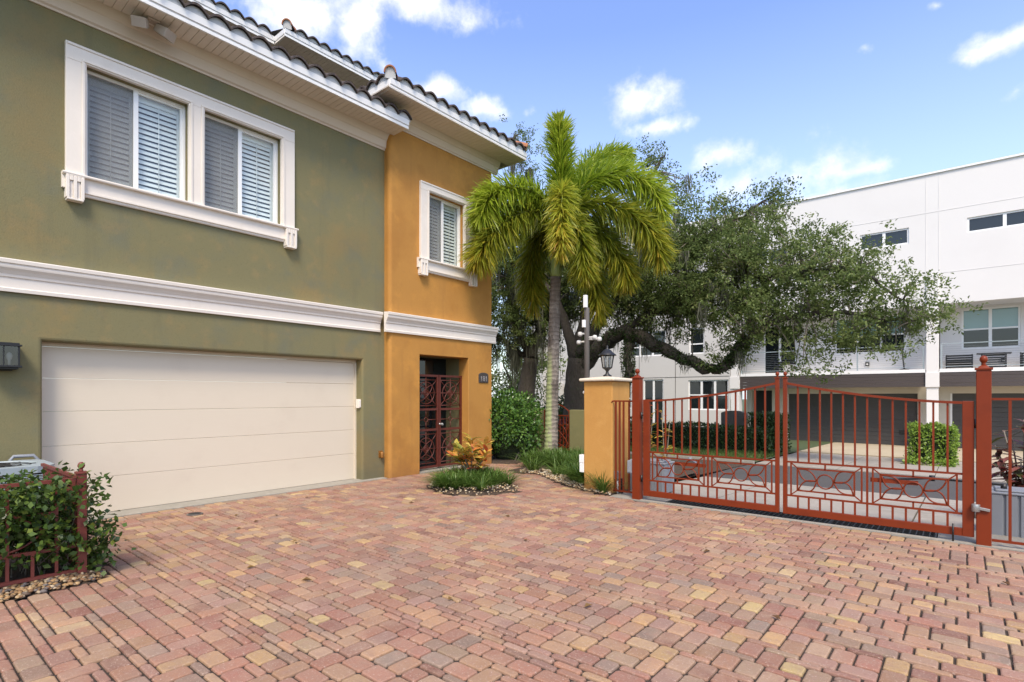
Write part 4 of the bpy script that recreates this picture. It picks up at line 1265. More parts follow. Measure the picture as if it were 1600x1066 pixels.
leafy_plant('burgundy_plant', 'dark burgundy leafy plant behind the right fence panel', 'plant', (.60, 9.6, gz(9.6)),
            [(-.2, -.15, 1.2), (.1, -.25, 1.05), (0, .05, 1.35), (.25, .1, 1.25), (-.28, .1, 1.0), (-.05, -.3, .85), (-.25, -.2, .75), (.3, -.25, .95), (.05, -.1, 1.2), (-.12, .15, 1.15), (.2, -.05, 1.1)], cr, 24, .78, 6, (-.3, .8), top=.7)
c2 = big_leaf_mesh('leaf', .16, .05, m_croton, .3)
for k, (x, y, h, lb) in enumerate(((-4.42, 9.2, 1.45, 'slender yellow croton behind the fence pickets, nearest the ochre pillar'), (-4.05, 9.1, 1.35, 'slender red flecked croton right behind the left gate post'))):
    leafy_plant('slender_croton', lb, 'shrub', (x, y, gz(y)), [(-.06, 0, h), (.07, .05, h * .9), (0, -.08, h * .75), (.03, .06, h * .6)], c2, 16, .95, 20 + k, (.1, 1.0), 'slender crotons behind the fence', top=.75)

# fallen leaves
fl = [(-7.45, 3.2), (-7.1, 3.6), (-6.7, 2.9), (-6.9, 3.2), (-5.1, 2.3), (-4.4, 2.45), (-3.1, 3.0), (-2.2, 3.5), (-5.9, 1.75), (-6.3, 5.3), (-4.6, 5.5), (-2.0, 5.6), (-1.0, 4.2), (-3.7, 4.7), (.3, 6.2), (-5.6, 3.1), (-7.9, 4.5), (-3.0, 7.3)]
C = np.array([(x, y, .008) for x, y in fl]); D = rdir(len(fl)); D[:, 2] = .08; N = np.tile([0.05, 0, 1.0], (len(fl), 1))
kind(leaf_object('fallen_leaves', C, D, N, NR.uniform(.06, .1, len(fl)), .045, NR.uniform(0, 1, len(fl)), leafmat('dry_leaf', [(0, (.14, .07, .03)), (1, (.28, .17, .06))]), fold=.2), 'stuff')

# ================================================================== GARDEN WALL, PILLAR, POLE
b = MB()
cv = [(-8.57, 11.55), (-8.75, 11.42), (-8.95, 11.3), (-9.2, 11.22), (-9.6, 11.15), (-10.6, 11.15)]
prof = cv + [(x, y + .2) for x, y in cv[::-1]]
b.prism(prof, 'Z', -.1, 1.26)
t = b.build('garden_wall', m_gwall, loc=(-9.2, 11.3, 0), bevel=.015); tag(t, 'curved olive garden wall behind the round bush', 'wall')
b = MB(); b.box(-7.70, -6.3, 11.55, 11.75, -.1, 1.25)
t = b.build('garden_wall', m_gwall, loc=(-7, 11.65, 0), bevel=.015); tag(t, 'short olive garden wall between the palm and the ochre pillar', 'wall')
t = thing('garden_gate', 'small arched red iron garden gate behind the palm trunk', 'gate', (-8.13, 11.6, 0))
b = MB(); x0, x1 = -8.53, -7.73; yg = 11.62
for x in (x0, x1 - .03): b.box(x, x + .03, yg - .015, yg + .015, .04, 1.24)
b.box(x0 + .03, x1 - .03, yg - .014, yg + .014, .06, .09); b.box(x0 + .03, x1 - .03, yg - .014, yg + .014, 1.08, 1.11)
b.tube([(x0 + .015 + (x1 - x0 - .03) * k / 14, yg, 1.2 + .18 * math.sin(PI * k / 14)) for k in range(15)], .014, 6)
b.build('gate_frame', m_rust, t)
b = MB()
b.tube(ring_pts((-8.13, yg, .58), .30, 'Y', 24), .01, 6, closed=True)
for a in (0.7, -0.7): b.tube(ring_pts((-8.13, yg, .58), .44, 'Y', 24, ry=.13, rot=a), .01, 6, closed=True)
b.build('scrollwork', m_rust, t)
for k in range(7):
    b = MB(); x = x0 + .1 + k * .1; b.box(x - .007, x + .007, yg - .007, yg + .007, .09, 1.08); b.build('bar', m_rust, t)

t = thing('gate_pillar', 'square ochre stucco gate pillar with a cream cap stone', 'pillar', (-4.69, 8.19, 0))
b = MB(); b.box(-4.967, -4.42, 7.89, 8.50, -.1, 1.845); b.build('shaft', m_orange2, t, bevel=.02, seg=3)
b = MB(); b.box(-5.03, -4.357, 7.827, 8.563, 1.846, 1.898); b.add([(-5.0, 7.857, 1.898), (-4.387, 7.857, 1.898), (-4.387, 8.533, 1.898), (-5.0, 8.533, 1.898), (-4.69, 8.195, 1.94)], [(0, 1, 4), (1, 2, 4), (2, 3, 4), (3, 0, 4)])
b.build('cap', m_cap, t, bevel=.022, seg=3)
t = thing('pier_lantern', 'black round lantern standing on the ochre gate pillar', 'lantern', (-4.69, 8.2, 1.94))
L0 = (-4.69, 8.2, 1.93)
b = MB(); b.lathe([(.075, 0), (.075, .02), (.03, .05), (.022, .09), (.04, .115), (.085, .15), (.09, .16)], 16, L0); b.build('lantern_base', m_black, t)
b = MB(); b.lathe([(.082, .161), (.115, .36)], 8, L0, smooth=False); b.build('glass', m_lampglass, t)
b = MB()
for k in range(8):
    a = 2 * PI * k / 8; b.tube([(L0[0] + .083 * math.cos(a), L0[1] + .083 * math.sin(a), L0[2] + .16), (L0[0] + .117 * math.cos(a), L0[1] + .117 * math.sin(a), L0[2] + .36)], .0055, 5)
b.build('cage_bar', m_black, t)
b = MB(); b.lathe([(.155, .36), (.15, .375), (.10, .41), (.06, .455), (.03, .47), (.03, .48), (.014, .49), (.02, .51), (.004, .54)], 16, L0); b.build('lantern_roof', m_black, t)
for dx in (-.025, .025):
    b = MB(); b.lathe([(.01, .16), (.01, .24), (.018, .26), (.02, .285), (.012, .32), (.002, .335)], 10, (L0[0] + dx, L0[1] + dx, L0[2])); b.build('bulb', m_bulb, t)

t = thing('camera_pole', 'bronze grey pole with white antennas and cameras behind the pillar', 'pole', (-5.86, 9.43, 0))
pp = (-5.86, 9.43)
b = MB(); b.lathe([(.052, 0), (.052, 3.36), (.05, 3.38)], 14, (pp[0], pp[1], 0)); b.build('shaft', m_pole, t)
b = MB(); b.box(pp[0] - .035, pp[0] + .035, pp[1] - .09, pp[1] - .02, 3.38, 3.63); b.build('antenna', m_alu, t, bevel=.008)
b = MB(); b.box(pp[0] - .05, pp[0] + .01, pp[1] - .11, pp[1] - .05, 2.98, 3.13); b.build('junction_box', m_alu, t, bevel=.006)
for dx, dz, dy in ((-.13, 2.86, -.05), (-.19, 2.70, 0), (.17, 2.78, .02), (.27, 2.74, .03)):
    c = (pp[0] + dx, pp[1] + dy, dz)
    b = MB(); b.tube([(pp[0], pp[1], dz), c], .02, 6); b.lathe([(.015, -.05), (.042, -.04), (.05, -.015), (.046, .02), (.034, .036), (.008, .043)], 12, c); b.build('camera', m_greywall, t)

t = thing('electrical_box', 'white electrical box on the left side of the ochre pillar', 'electrical box', (-5.03, 7.97, .5))
b = MB(); b.box(-5.06, -4.968, 7.89, 8.08, .46, .60); b.build('lid', m_alu, t, bevel=.006)
b = MB(); b.box(-5.055, -4.968, 7.893, 8.077, .30, .457); b.build('casing', m_alu, t, bevel=.006)
t = thing('pillar_lamp', 'tiny white round lamp on the left side of the ochre pillar', 'lamp', (-5.0, 7.98, 1.65))
b = MB(); b.tube([(-4.968, 7.98, 1.66), (-4.99, 7.98, 1.66)], .018, 8); b.build('bracket', m_alu, t)
b = MB(); b.lathe([(.01, -.03), (.026, -.015), (.03, 0), (.024, .02), (.008, .03)], 12, (-5.01, 7.98, 1.66)); b.build('globe', m_bulb, t)
t = thing('outlet_stake', 'grey weatherproof outlet on a pipe beside the ochre pillar', 'outlet', (-4.36, 7.98, 0))
b = MB(); b.tube([(-4.37, 7.98, 0), (-4.37, 7.98, .24)], .016, 8); b.build('pipe', m_alu, t)
b = MB(); b.box(-4.425, -4.325, 7.94, 8.02, .235, .37); b.build('outlet_box', m_steel, t, bevel=.01)
b = MB(); b.box(-4.32, -4.29, 7.98, 8.02, .0, .25); b.build('cable_duct', m_dark, t)

# ================================================================== RED GATE
GP = 'red gate posts with ball finials'
red_post('tall rust red gate post beside the ochre pillar', -3.895, 7.74, 1.87, .125, m_rust, .037, GP)
red_post('tall rust red gate post carrying the hinge at the right', .166, 7.74, 1.88, .125, m_rust, .037, GP)

def gate_leaf(xo, xi, label):
    """xo: outer (hinge) edge, xi: inner (meeting) edge"""
    sgn = 1 if xi > xo else -1
    y = 7.74; L = abs(xi - xo)
    t = thing('gate_leaf', label, 'gate', (xo, y, 0), 'leaves of the red driveway gate')
    def X(d): return xo + sgn * d
    def bx(b, d0, d1, z0, z1, hy=.02, mi=0):
        a, c = sorted((X(d0), X(d1))); b.box(a, c, y - hy, y + hy, z0, z1, mi)
    zt = lambda d: 1.535 + .25 * max(0, (d / L)) ** 1.7
    b = MB(); bx(b, 0, .10, .07, 1.545, .028); b.build('stile', m_rust, t, bevel=.004)
    b = MB(); bx(b, L - .048, L, .07, 1.83, .024); b.build('stile', m_rust, t, bevel=.004)
    b = MB(); bx(b, .10, L - .048, .07, .155, .024); b.build('bottom_rail', m_rust, t, bevel=.004)
    b = MB()
    prev = None
    pts = [(X(.10 + (L - .148) * k / 20), y, zt(.10 + (L - .148) * k / 20) - .01) for k in range(21)]
    for p, q in zip(pts, pts[1:]): b.beam(p, q, .05, .028)
    b.build('top_rail', m_rust, t)
    b = MB(); b.box(*sorted((X(L - .056), X(L + .008))), y - .032, y + .032, 1.83, 1.845); finial(b, X(L - .024), y, 1.845, .025); b.build('finial', m_rust, t)
    b = MB(); bx(b, .10, L - .048, .735, .757, .012); b.build('mid_rail', m_rust, t)
    b = MB(); bx(b, .10, L - .048, .30, .322, .012); b.build('mid_rail', m_rust, t)
    n = 13
    for k in range(n):
        d = .10 + (L - .148) * (k + 1) / (n + 1)
        b = MB(); bx(b, d - .0098, d + .0098, .757, zt(d) - .02, .0098); b.build('bar', m_rust, t)
        b = MB(); bx(b, d - .0105, d + .0105, .155, .30, .0105); b.build('short_bar', m_rust, t)
    dm_ = .10 + (L - .148) * 7 / (n + 1)
    b = MB(); bx(b, dm_ - .011, dm_ + .011, .322, .735, .011); b.build('bar', m_rust, t)
    for d0, d1 in ((.10, dm_ - .011), (dm_ + .011, L - .048)):
        b = MB(); q = .0085
        e0, e1 = d0 + .045, d1 - .045
        f0, f1, g0, g1 = e0 + .075, e1 - .075, .385, .672
        outer = [(e0, .322), (e1, .322), (e1, .735), (e0, .735)]
        inner = [(f0, g0), (f1, g0), (f1, g1), (f0, g1)]
        for d in (e0, e1): b.beam((X(d), y, .322), (X(d), y, .735), .018, .018)
        for i in range(4):
            p, r_ = inner[i], inner[(i + 1) % 4]
            b.beam((X(p[0]), y, p[1]), (X(r_[0]), y, r_[1]), .018, .018)
            o_ = outer[i]; b.beam((X(o_[0]), y, o_[1]), (X(p[0]), y, p[1]), .014, .014)
        cm = (f0 + f1) / 2; zm = (g0 + g1) / 2 - .005
        b.beam((X(cm), y, g1), (X(cm), y, .735), .018, .018); b.beam((X(cm), y, .322), (X(cm), y, g0), .018, .018)
        b.tube(ring_pts((X(cm), y, zm), .088, 'Y', 24), q, 6, closed=True)
        for s_ in (-1, 1):
            pA = Vector((X(cm + s_ * .095), y, zm))
            for zc_ in (g0 + .01, g1 - .01):
                pB = Vector((X(f0 + .012 if s_ < 0 else f1 - .012), y, zc_))
                dv = pB - pA; nv = Vector((-dv.z, 0, dv.x)).normalized()
                for bow in (.075, -.055):
                    b.tube([pA + dv * (k / 10) + nv * (bow * math.sin(PI * k / 10)) for k in range(11)], q, 6)
        b.build('petal_panel', m_rust, t)
    return t
gl_ = gate_leaf(-3.79, -1.862, 'left leaf of the rust red driveway gate')
gr_ = gate_leaf(.088, -1.815, 'right leaf of the rust red driveway gate')
for gt, xh, nm in ((gl_, -3.82, 1), (gr_, .102, -1)):
    for z in (.33, 1.30):
        b = MB(); b.tube([(xh, 7.73, z - .05), (xh, 7.73, z + .05)], .018, 8); b.box(xh - .03, xh + .03, 7.725, 7.75, z - .012, z + .012); b.build('hinge', m_steel if (z < 1 and nm < 0) else m_black, gt)
b = MB(); b.tube([(.10, 7.67, .36), (.10, 7.67, .44)], .038, 10); b.beam((.12, 7.665, .40), (.215, 7.665, .385), .03, .03); b.build('latch', m_steel, gr_, bevel=.004)
b = MB(); b.tube([(-.09, 7.69, -.0), (-.09, 7.69, .20)], .009, 6); b.build('drop_rod', m_black, gr_)

# fence panels either side
pkr = MB(); pkr.box(-.0125, .0125, -.0125, .0125, 0, 1); pkrm = bpy.data.meshes.new('picket'); pkrm.from_pydata(pkr.v, [], pkr.f); pkrm.materials.append(m_rust)
t = thing('picket_fence', 'narrow rust red picket panel between the ochre pillar and gate post', 'fence', (-4.15, 7.9, 0))
b = MB(); b.box(-4.40, -3.96, 7.885, 7.915, .05, .075); b.build('rail', m_rust, t)
b = MB(); b.box(-4.40, -3.96, 7.885, 7.915, 1.505, 1.53); b.tube([(-4.40, 7.9, 1.52), (-4.425, 7.9, 1.515), (-4.44, 7.9, 1.485)], .012, 6); b.build('rail', m_rust, t)
for x in (-4.36, -4.29, -4.22, -4.12, -4.03): inst('picket', pkrm, t, (x, 7.9, .075), (0, 0, 0), (1, 1, 1.43))
t = thing('picket_fence', 'rust red picket panel at the far right beside the hinge post', 'fence', (1.2, 7.74, 0))
b = MB(); b.box(.232, 2.6, 7.725, 7.755, 1.555, 1.58); b.build('rail', m_rust, t)
b = MB(); b.box(.232, 2.6, 7.725, 7.755, .05, .075); b.build('rail', m_rust, t)
for k in range(16): inst('picket', pkrm, t, (.375 + k * .135, 7.74, .075), (0, 0, 0), (1, 1, 1.48))
red_post('rust red fence post at the outer end of the right fence panel', 2.66, 7.74, 1.88, .125, m_rust, .037, GP)

# gate operators
def operator(x0, x1, y0, y1, label, arm, xl):
    t = thing('gate_operator', label, 'gate motor', ((x0 + x1) / 2, (y0 + y1) / 2, 0), 'grey gate operators')
    b = MB(); n = 5; w_ = (x1 - x0) / n
    pr = [(x0, y1)]
    for k in range(n): pr += [(x0 + k * w_ + .008, y0), (x0 + (k + 1) * w_ - .022, y0), (x0 + (k + 1) * w_ - .015, y0 + .022), (x0 + (k + 1) * w_, y0 + .022)]
    pr += [(x1, y1)]
    b.prism(pr, 'Z', 0.0, .47); b.build('casing', m_greybox, t, bevel=.004, seg=1)
    b = MB(); b.prism([(x0 - .01, y1 + .01), (x0 - .01, y0 - .01), (x1 + .01, y0 - .01), (x1 + .01, y1 + .01)], 'Z', .471, .50); b.box(x0 + .04, x1 - .04, y0 + .03, y1 - .03, .50, .525); b.build('lid', m_greybox, t, bevel=.012)
    b = MB(); b.box(x0 + .3, x0 + .48, y0 - .005, y0 + .05, .501, .525) if arm > 0 else b.box(x0 + .02, x0 + .1, y0 - .005, y0 + .05, .501, .525); b.build('indicator', m_redlens if arm > 0 else m_alu, t)
    b = MB()
    xc = x0 + .12 if arm > 0 else x1 - .12
    b.lathe([(.03, .50), (.03, .58)], 10, (xc, y0 + .15, 0))
    xe = xl
    b.beam((xc, y0 + .15, .565), ((xc + xe) / 2 - arm * .1, y0 - .02, .60), .04, .022)
    b.beam(((xc + xe) / 2 - arm * .1, y0 - .02, .605), (xe, 7.80, .60), .04, .022)
    b.lathe([(.03, .57), (.03, .635)], 10, ((xc + xe) / 2 - arm * .1, y0 - .02, 0)); b.lathe([(.026, .57), (.026, .63)], 10, (xe, 7.82, 0))
    b.build('arm', m_black if arm > 0 else m_greybox, t)
    return t
operator(.24, .86, 8.36, 8.80, 'grey ribbed gate operator behind the right fence panel', 1, -.75)
operator(-4.38, -3.76, 8.40, 8.82, 'grey ribbed gate operator behind the left gate post', -1, -2.95)
for gt, x0, x1 in ((gl_, -3.3, -2.84), (gr_, -.86, -.40)):
    b = MB(); b.box(x0, x1, 7.752, 7.775, .575, .625); b.build('arm_bracket', m_rust, gt)
t = thing('post_control_box', 'small dark grey control box on the left gate post', 'control box', (-3.99, 7.7, .5))
b = MB(); b.box(-4.03, -3.959, 7.66, 7.80, .40, .60); b.build('casing', m_greybox, t, bevel=.008)
b = MB(); b.box(-4.022, -3.966, 7.648, 7.659, .42, .58); b.build('cover', m_greybox, t, bevel=.003)

# trench grate
t = thing('trench_grate', 'black iron drain grate in the ground under the gate', 'drain grate', (-1.84, 7.93, 0))
b = MB()
b.box(-3.45, -.235, 7.748, 7.768, -.05, .004); b.box(-3.45, -.235, 8.097, 8.117, -.05, .004)
for x in (-3.45, -2.385, -1.32, -.255): b.box(x, x + .02, 7.768, 8.097, -.05, .003)
b.build('frame', m_grate, t)
b = MB()
for yy in (7.83, 7.90, 7.965, 8.03): b.box(-3.43, -.255, yy, yy + .009, -.03, -.004)
b.build('long_bar', m_grate, t)
gbm = MB(); gbm.box(-.006, .006, 0, .327, -.03, 0); gb_ = bpy.data.meshes.new('cross_bar'); gb_.from_pydata(gbm.v, [], gbm.f); gb_.materials.append(m_grate)
k = 0
while -3.40 + k * .062 < -.27:
    inst('cross_bar', gb_, t, (-3.40 + k * .062, 7.769, .001)); k += 1
# ================================================================== WHITE BUILDING ACROSS THE STREET
FY = 26.0
bld = thing('apartment_building', 'white modern three storey townhouse block with balconies and dark garages across the street', 'building', (-6, FY, -.42))
def wall_y(mb, Y, x0, x1, z0, z1, holes, depth=.12):
    """wall facing -Y in the plane Y with recessed openings (x0,x1,z0,z1)"""
    xs = sorted(set([x0, x1] + [v for h in holes for v in h[:2]])); zs = sorted(set([z0, z1] + [v for h in holes for v in h[2:4]]))
    for a, b in zip(xs, xs[1:]):
        for c, d in zip(zs, zs[1:]):
            mx_, mz_ = (a + b) / 2, (c + d) / 2
            if any(h[0] < mx_ < h[1] and h[2] < mz_ < h[3] for h in holes): continue
            mb.add([(a, Y, c), (b, Y, c), (b, Y, d), (a, Y, d)], [(0, 1, 2, 3)])
    for h in holes:
        dp = h[4] if len(h) > 4 else depth
        a, b, c, d = h[:4]
        mb.add([(a, Y, c), (b, Y, c), (b, Y, d), (a, Y, d), (a, Y + dp, c), (b, Y + dp, c), (b, Y + dp, d), (a, Y + dp, d)], [(0, 1, 5, 4), (1, 2, 6, 5), (2, 3, 7, 6), (3, 0, 4, 7)])
def far_window(x0, x1, z0, z1, Y, lights=1, transom=None, bar=.05, parent=None, gm=None):
    parent = parent or bld
    b = MB(); f = .06; yy = Y + .06
    b.box(x0, x1, yy - .03, yy + .05, z1 - f, z1); b.box(x0, x1, yy - .03, yy + .05, z0, z0 + f)
    b.box(x0, x0 + f, yy - .03, yy + .05, z0 + f, z1 - f); b.box(x1 - f, x1, yy - .03, yy + .05, z0 + f, z1 - f)
    w_ = (x1 - x0) / lights
    for k in range(1, lights): b.box(x0 + k * w_ - bar, x0 + k * w_ + bar, yy - .028, yy + .048, z0 + f, z1 - f)
    win = b.build('window', m_alu, parent, loc=((x0 + x1) / 2, Y, z0))
    if transom:
        b = MB()
        for k in range(lights): b.box(x0 + k * w_ + (f if k == 0 else bar), x0 + (k + 1) * w_ - (f if k == lights - 1 else bar), yy - .025, yy + .045, transom - .03, transom + .03)
        b.build('transom', m_alu, win)
    for k in range(lights):
        a, c = x0 + k * w_ + .02, x0 + (k + 1) * w_ - .02
        for za, zb in (((z0 + .02, transom), (transom, z1 - .02)) if transom else ((z0 + .02, z1 - .02),)):
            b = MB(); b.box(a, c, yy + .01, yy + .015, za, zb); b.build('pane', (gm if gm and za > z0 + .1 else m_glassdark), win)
    return win

m_glassteal = glassmat('opaque_teal_glass', None, (.21, .33, .335))  # flat teal base colour for the upper panes of the balcony windows
XE, XW = 9.0, -20.0
bays = [(-7.93, -1.12), (-.70, 6.11)]
mb = MB()
tops = [(-2.68 - .56, -1.63, 7.50, 8.12), (.10, 2.15, 7.58, 8.13), (-6.45, -5.0, 6.50, 7.28), (-7.6, -5.9, 7.5, 8.12), (5.0, 6.8, 7.58, 8.13)]
wall_y(mb, FY, -8.36, XE, 5.05, 10.0, tops)
# upper soffit slabs over the balconies, end walls
mb.add([(-8.36, FY, 5.05), (XE, FY, 5.05), (XE, 28.5, 5.05), (-8.36, 28.5, 5.05)], [(0, 3, 2, 1)])
mb.add([(XE, FY, -.6), (XE, FY, 10), (XE, 38, 10), (XE, 38, -.6)], [(0, 1, 2, 3)])
mb.add([(XW, FY, 10), (XE, FY, 10), (XE, 38, 10), (XW, 38, 10)], [(0, 1, 2, 3)])
mb.build('upper_wall', m_white, bld, fixn=False)
for o in tops: far_window(o[0], o[1], o[2], o[3], FY + .02, 2)
b = MB(); b.box(XW - .05, XE, FY - .06, FY + .3, 10.001, 10.07); b.build('parapet_cap', m_fascia, bld)
b = MB()                                                       # control joints standing as shallow beads
for z in (8.55, 6.22): b.box(-8.3, XE, FY - .008, FY + .004, z, z + .02)
for x in (-1.11, -.72): b.box(x, x + .015, FY - .009, FY + .004, 6.24, 9.98)
b.build('joint_bead', m_white, bld)
# left wing
lt = [(-10.345, -8.42, .93, 2.37), (-10.30, -9.56, 3.64, 4.9), (-13.65, -11.5, 3.64, 4.9), (-17.2, -15.2, 3.64, 4.9), (-17.0, -15.0, .93, 2.37), (-12.71, -11.62, -.4, 2.44), (-14.3, -13.4, .93, 2.37), (-10.6, -9.0, 6.6, 7.6), (-14.6, -12.4, 6.6, 7.6), (-18.4, -16.6, 6.6, 7.6)]
mb = MB(); wall_y(mb, FY - .08, XW, -8.36, -.6, 10.0, lt)
mb.add([(-8.36, FY - .08, -.6), (-8.36, FY - .08, 10), (-8.36, FY + .02, 10), (-8.36, FY + .02, -.6)], [(0, 1, 2, 3)])
mb.add([(XW, FY - .08, -.6), (XW, 38, -.6), (XW, 38, 10), (XW, FY - .08, 10)], [(0, 1, 2, 3)])
mb.build('side_wall', m_greywall, bld, fixn=False)
for i, o in enumerate(lt):
    far_window(o[0], o[1], o[2], o[3], FY - .06, 3 if i in (0, 2) else 2 if i != 1 else 1, None if i in (5, 7, 8, 9) else o[2] + (o[3] - o[2]) * (.5 if i == 0 else .38))
b = MB()
for z in (2.52, 5.2): b.box(XW, -8.37, FY - .09, FY - .078, z, z + .02)
for x in (-11.0, -12.95, -14.9, -17.9): b.box(x, x + .02, FY - .09, FY - .078, -.4, 9.9)
b.build('joint_bead', m_gdoor, bld)
b = MB(); b.box(-19.5, -18.9, FY - .4, FY - .1, -.6, 5.0); b.build('column', m_greywall, bld)
b = MB(); b.box(-18.3, -17.7, FY - .4, FY - .1, -.6, 2.3); b.build('column', m_greywall, bld)
# columns
for x0, x1 in ((-8.36, -7.93), (-1.12, -.70), (6.11, 6.53)):
    b = MB(); b.box(x0 + .03, x1 - .03, FY - .05, FY + .45, -.6, 1.93); b.box(x0, x1, FY - .10, FY + .5, 1.9305, 2.49); b.box(x0 + .02, x1 - .02, FY - .06, FY + .45, 2.4905, 6.2)
    b.build('column', m_white, bld, bevel=.01, seg=1)
for x0, x1 in bays:
    b = MB(); b.box(x0, x1, FY - .04, 27.9, 2.49, 2.62); b.build('balcony_slab', m_fascia, bld)
    b = MB(); nb = 4
    for k in range(nb):
        za = 1.95 + k * .135; b.box(x0 + .005, x1 - .005, FY - .02 - (k % 2) * .003, FY + .12, za + .003, za + .132)
    b.build('beam_cladding', m_brownb, bld)
    b = MB()                                                   # underside and side returns of the garage recess
    b.box(x0, x1, FY + .13, 27.3, 2.30, 2.48)
    b.build('recess_ceiling', m_creamw, bld)
    # garage recess wall with door
    gx0, gx1 = (-6.16, -1.42) if x0 < -5 else (-.34, 4.4)
    mb = MB(); holes = [(gx0, gx1, -.45, 1.70, .12)]
    if x0 < -5: holes.append((-7.75, -6.86, -.45, 1.86, .5))
    wall_y(mb, 27.2, x0 - .05, x1 + .05, -.6, 2.4, holes)
    mb.build('recess_wall', m_creamw, bld, fixn=False)
    gdr = MB(); gdr.box(gx0 - .02, gx1 + .02, 27.36, 27.4, -.45, 1.72); gdo = gdr.build('garage_door', m_gdoor, bld, loc=(gx0, 27.36, -.45))
    for k in range(4):
        b = MB(); za = -.42 + k * .53
        for j in range(3): b.box(gx0, gx1, 27.29 + (j % 2) * .004, 27.359, za + j * .1755, za + j * .1755 + .169)
        b.build('door_panel', m_gdoor, gdo)
    b = MB(); b.box(gx1 - .62, gx1 - .3, 27.275, 27.29, .02, .10); b.box(gx1 - .62, gx1 - .3, 27.275, 27.29, .13, .21); b.build('vent', m_black, gdo)
    b = MB(); b.box(gx0 - .07, gx1 + .07, 27.15, 27.199, -.6, -.43); b.box(gx0 - .06, gx0 - .001, 27.16, 27.199, -.43, 1.70); b.build('door_trim', m_fascia, bld)
    # balcony back wall
    mb = MB()
    ho = [(-4.36, -1.83, 3.42, 4.97), (-7.3, -5.9, 2.63, 4.9)] if x0 < -5 else [(-.06, 1.62, 3.42, 4.97), (2.4, 3.6, 2.63, 4.9)]
    wall_y(mb, 27.5, x0 - .4, x1 + .4, 2.6, 5.06, ho); mb.build('balcony_wall', m_white, bld, fixn=False)
    far_window(*ho[0], 27.5, 3 if x0 < -5 else 2, ho[0][2] + .75, gm=m_glassteal)
    far_window(*ho[1], 27.5, 2)
    # railing
    b = MB()
    xs = [x0 + .06, x0 + 2.35, x0 + 4.6, x1 - .06]
    b.box(x0 + .03, x1 - .03, FY + .02, FY + .07, 3.54, 3.57)
    for x in xs: b.box(x - .025, x + .025, FY + .025, FY + .065, 2.62, 3.54)
    b.box(x0 + .03, x1 - .03, FY + .03, FY + .06, 2.70, 2.72)
    b.build('railing', m_bluegrey, bld)
    b = MB()
    for k in range(9): b.tube([(x0 + .04, FY + .045, 2.80 + k * .08), (x1 - .04, FY + .045, 2.80 + k * .08)], .005, 4)
    b.build('rail_cable', m_steel, bld)
b = MB(); b.box(-7.75, -6.86, 27.6, 27.7, -.45, 1.9); b.build('entrance_door', m_black, bld)
# balcony furniture and lights
def lounge(x, y, label, grp='dark slatted balcony chairs'):
    t = thing('patio_chair', label, 'chair', (x, y, 2.62), grp)
    z = 2.62
    b = MB(); b.box(x - .36, x + .36, y - .35, y + .35, z + .24, z + .32); b.build('seat', m_black, t)
    for k in range(6):
        b = MB(); b.beam((x - .38, y + .36 - k * .006, z + .10 + k * .085), (x + .38, y + .36 - k * .006, z + .10 + k * .085), .02, .06); b.build('slat', m_black, t)
    for sx in (-.38, .38):
        b = MB(); b.box(x + sx - .02, x + sx + .02, y - .36, y - .32, z, z + .5); b.box(x + sx - .02, x + sx + .02, y + .33, y + .37, z, z + .58); b.box(x + sx - .02, x + sx + .02, y - .3195, y + .3295, z + .46, z + .5); b.build('arm_frame', m_black, t)
lounge(-.13, 26.75, 'dark slatted chair on the right balcony next to the white column')
lounge(1.98, 26.75, 'dark slatted chair at the right end of the right balcony')
lounge(-6.2, 26.8, 'dark slatted chair on the left balcony behind the oak branches')
t = thing('patio_table', 'dark slatted table between the chairs on the right balcony', 'table', (.85, 26.7, 2.62))
b = MB(); b.box(.37, 1.33, 26.4, 27.0, 3.14, 3.18); b.build('tabletop', m_black, t)
for k in range(6):
    b = MB(); b.box(.55, 1.15, 26.55, 26.58, 2.64 + k * .083, 2.70 + k * .083); b.build('slat', m_black, t)
for x in (.5, 1.16):
    b = MB(); b.box(x, x + .04, 26.5, 26.9, 2.62, 3.14); b.build('leg', m_black, t)
for x, lb in ((-3.15, 'small dark square wall light on the left balcony wall'), (1.15, 'small dark square wall light on the right balcony wall')):
    t = thing('wall_light', lb, 'wall light', (x, 27.46, 2.95), 'balcony wall lights')
    b = MB(); b.box(x - .07, x + .07, 27.42, 27.499, 2.87, 3.05); b.build('casing', m_black, t)
    b = MB(); b.box(x - .03, x + .03, 27.405, 27.419, 2.92, 2.98); b.build('lens', m_bulb, t)
t = thing('folded_parasol', 'thin dark folded parasol pole leaning on the left balcony', 'parasol', (-1.85, 26.7, 2.62))
b = MB(); b.tube([(-1.82, 26.7, 2.63), (-1.93, 26.75, 3.7)], .025, 6); b.build('pole', m_black, t)
b = MB(); b.lathe([(.16, 0), (.16, .04), (.04, .07)], 12, (-1.82, 26.7, 2.625)); b.build('base', m_black, t)
t = thing('planter', 'pale square planter on the left balcony seen over the gate', 'planter', (-5.9, 26.35, 2.62))
b = MB(); b.prism([(-6.1, 2.622), (-5.72, 2.622), (-5.66, 2.98), (-6.16, 2.98)], 'Y', 26.15, 26.55); b.build('pot', m_greywall, t)
b = MB(); b.box(-6.1, -5.72, 26.2, 26.5, 2.975, 2.99); b.build('soil', m_soil, t)

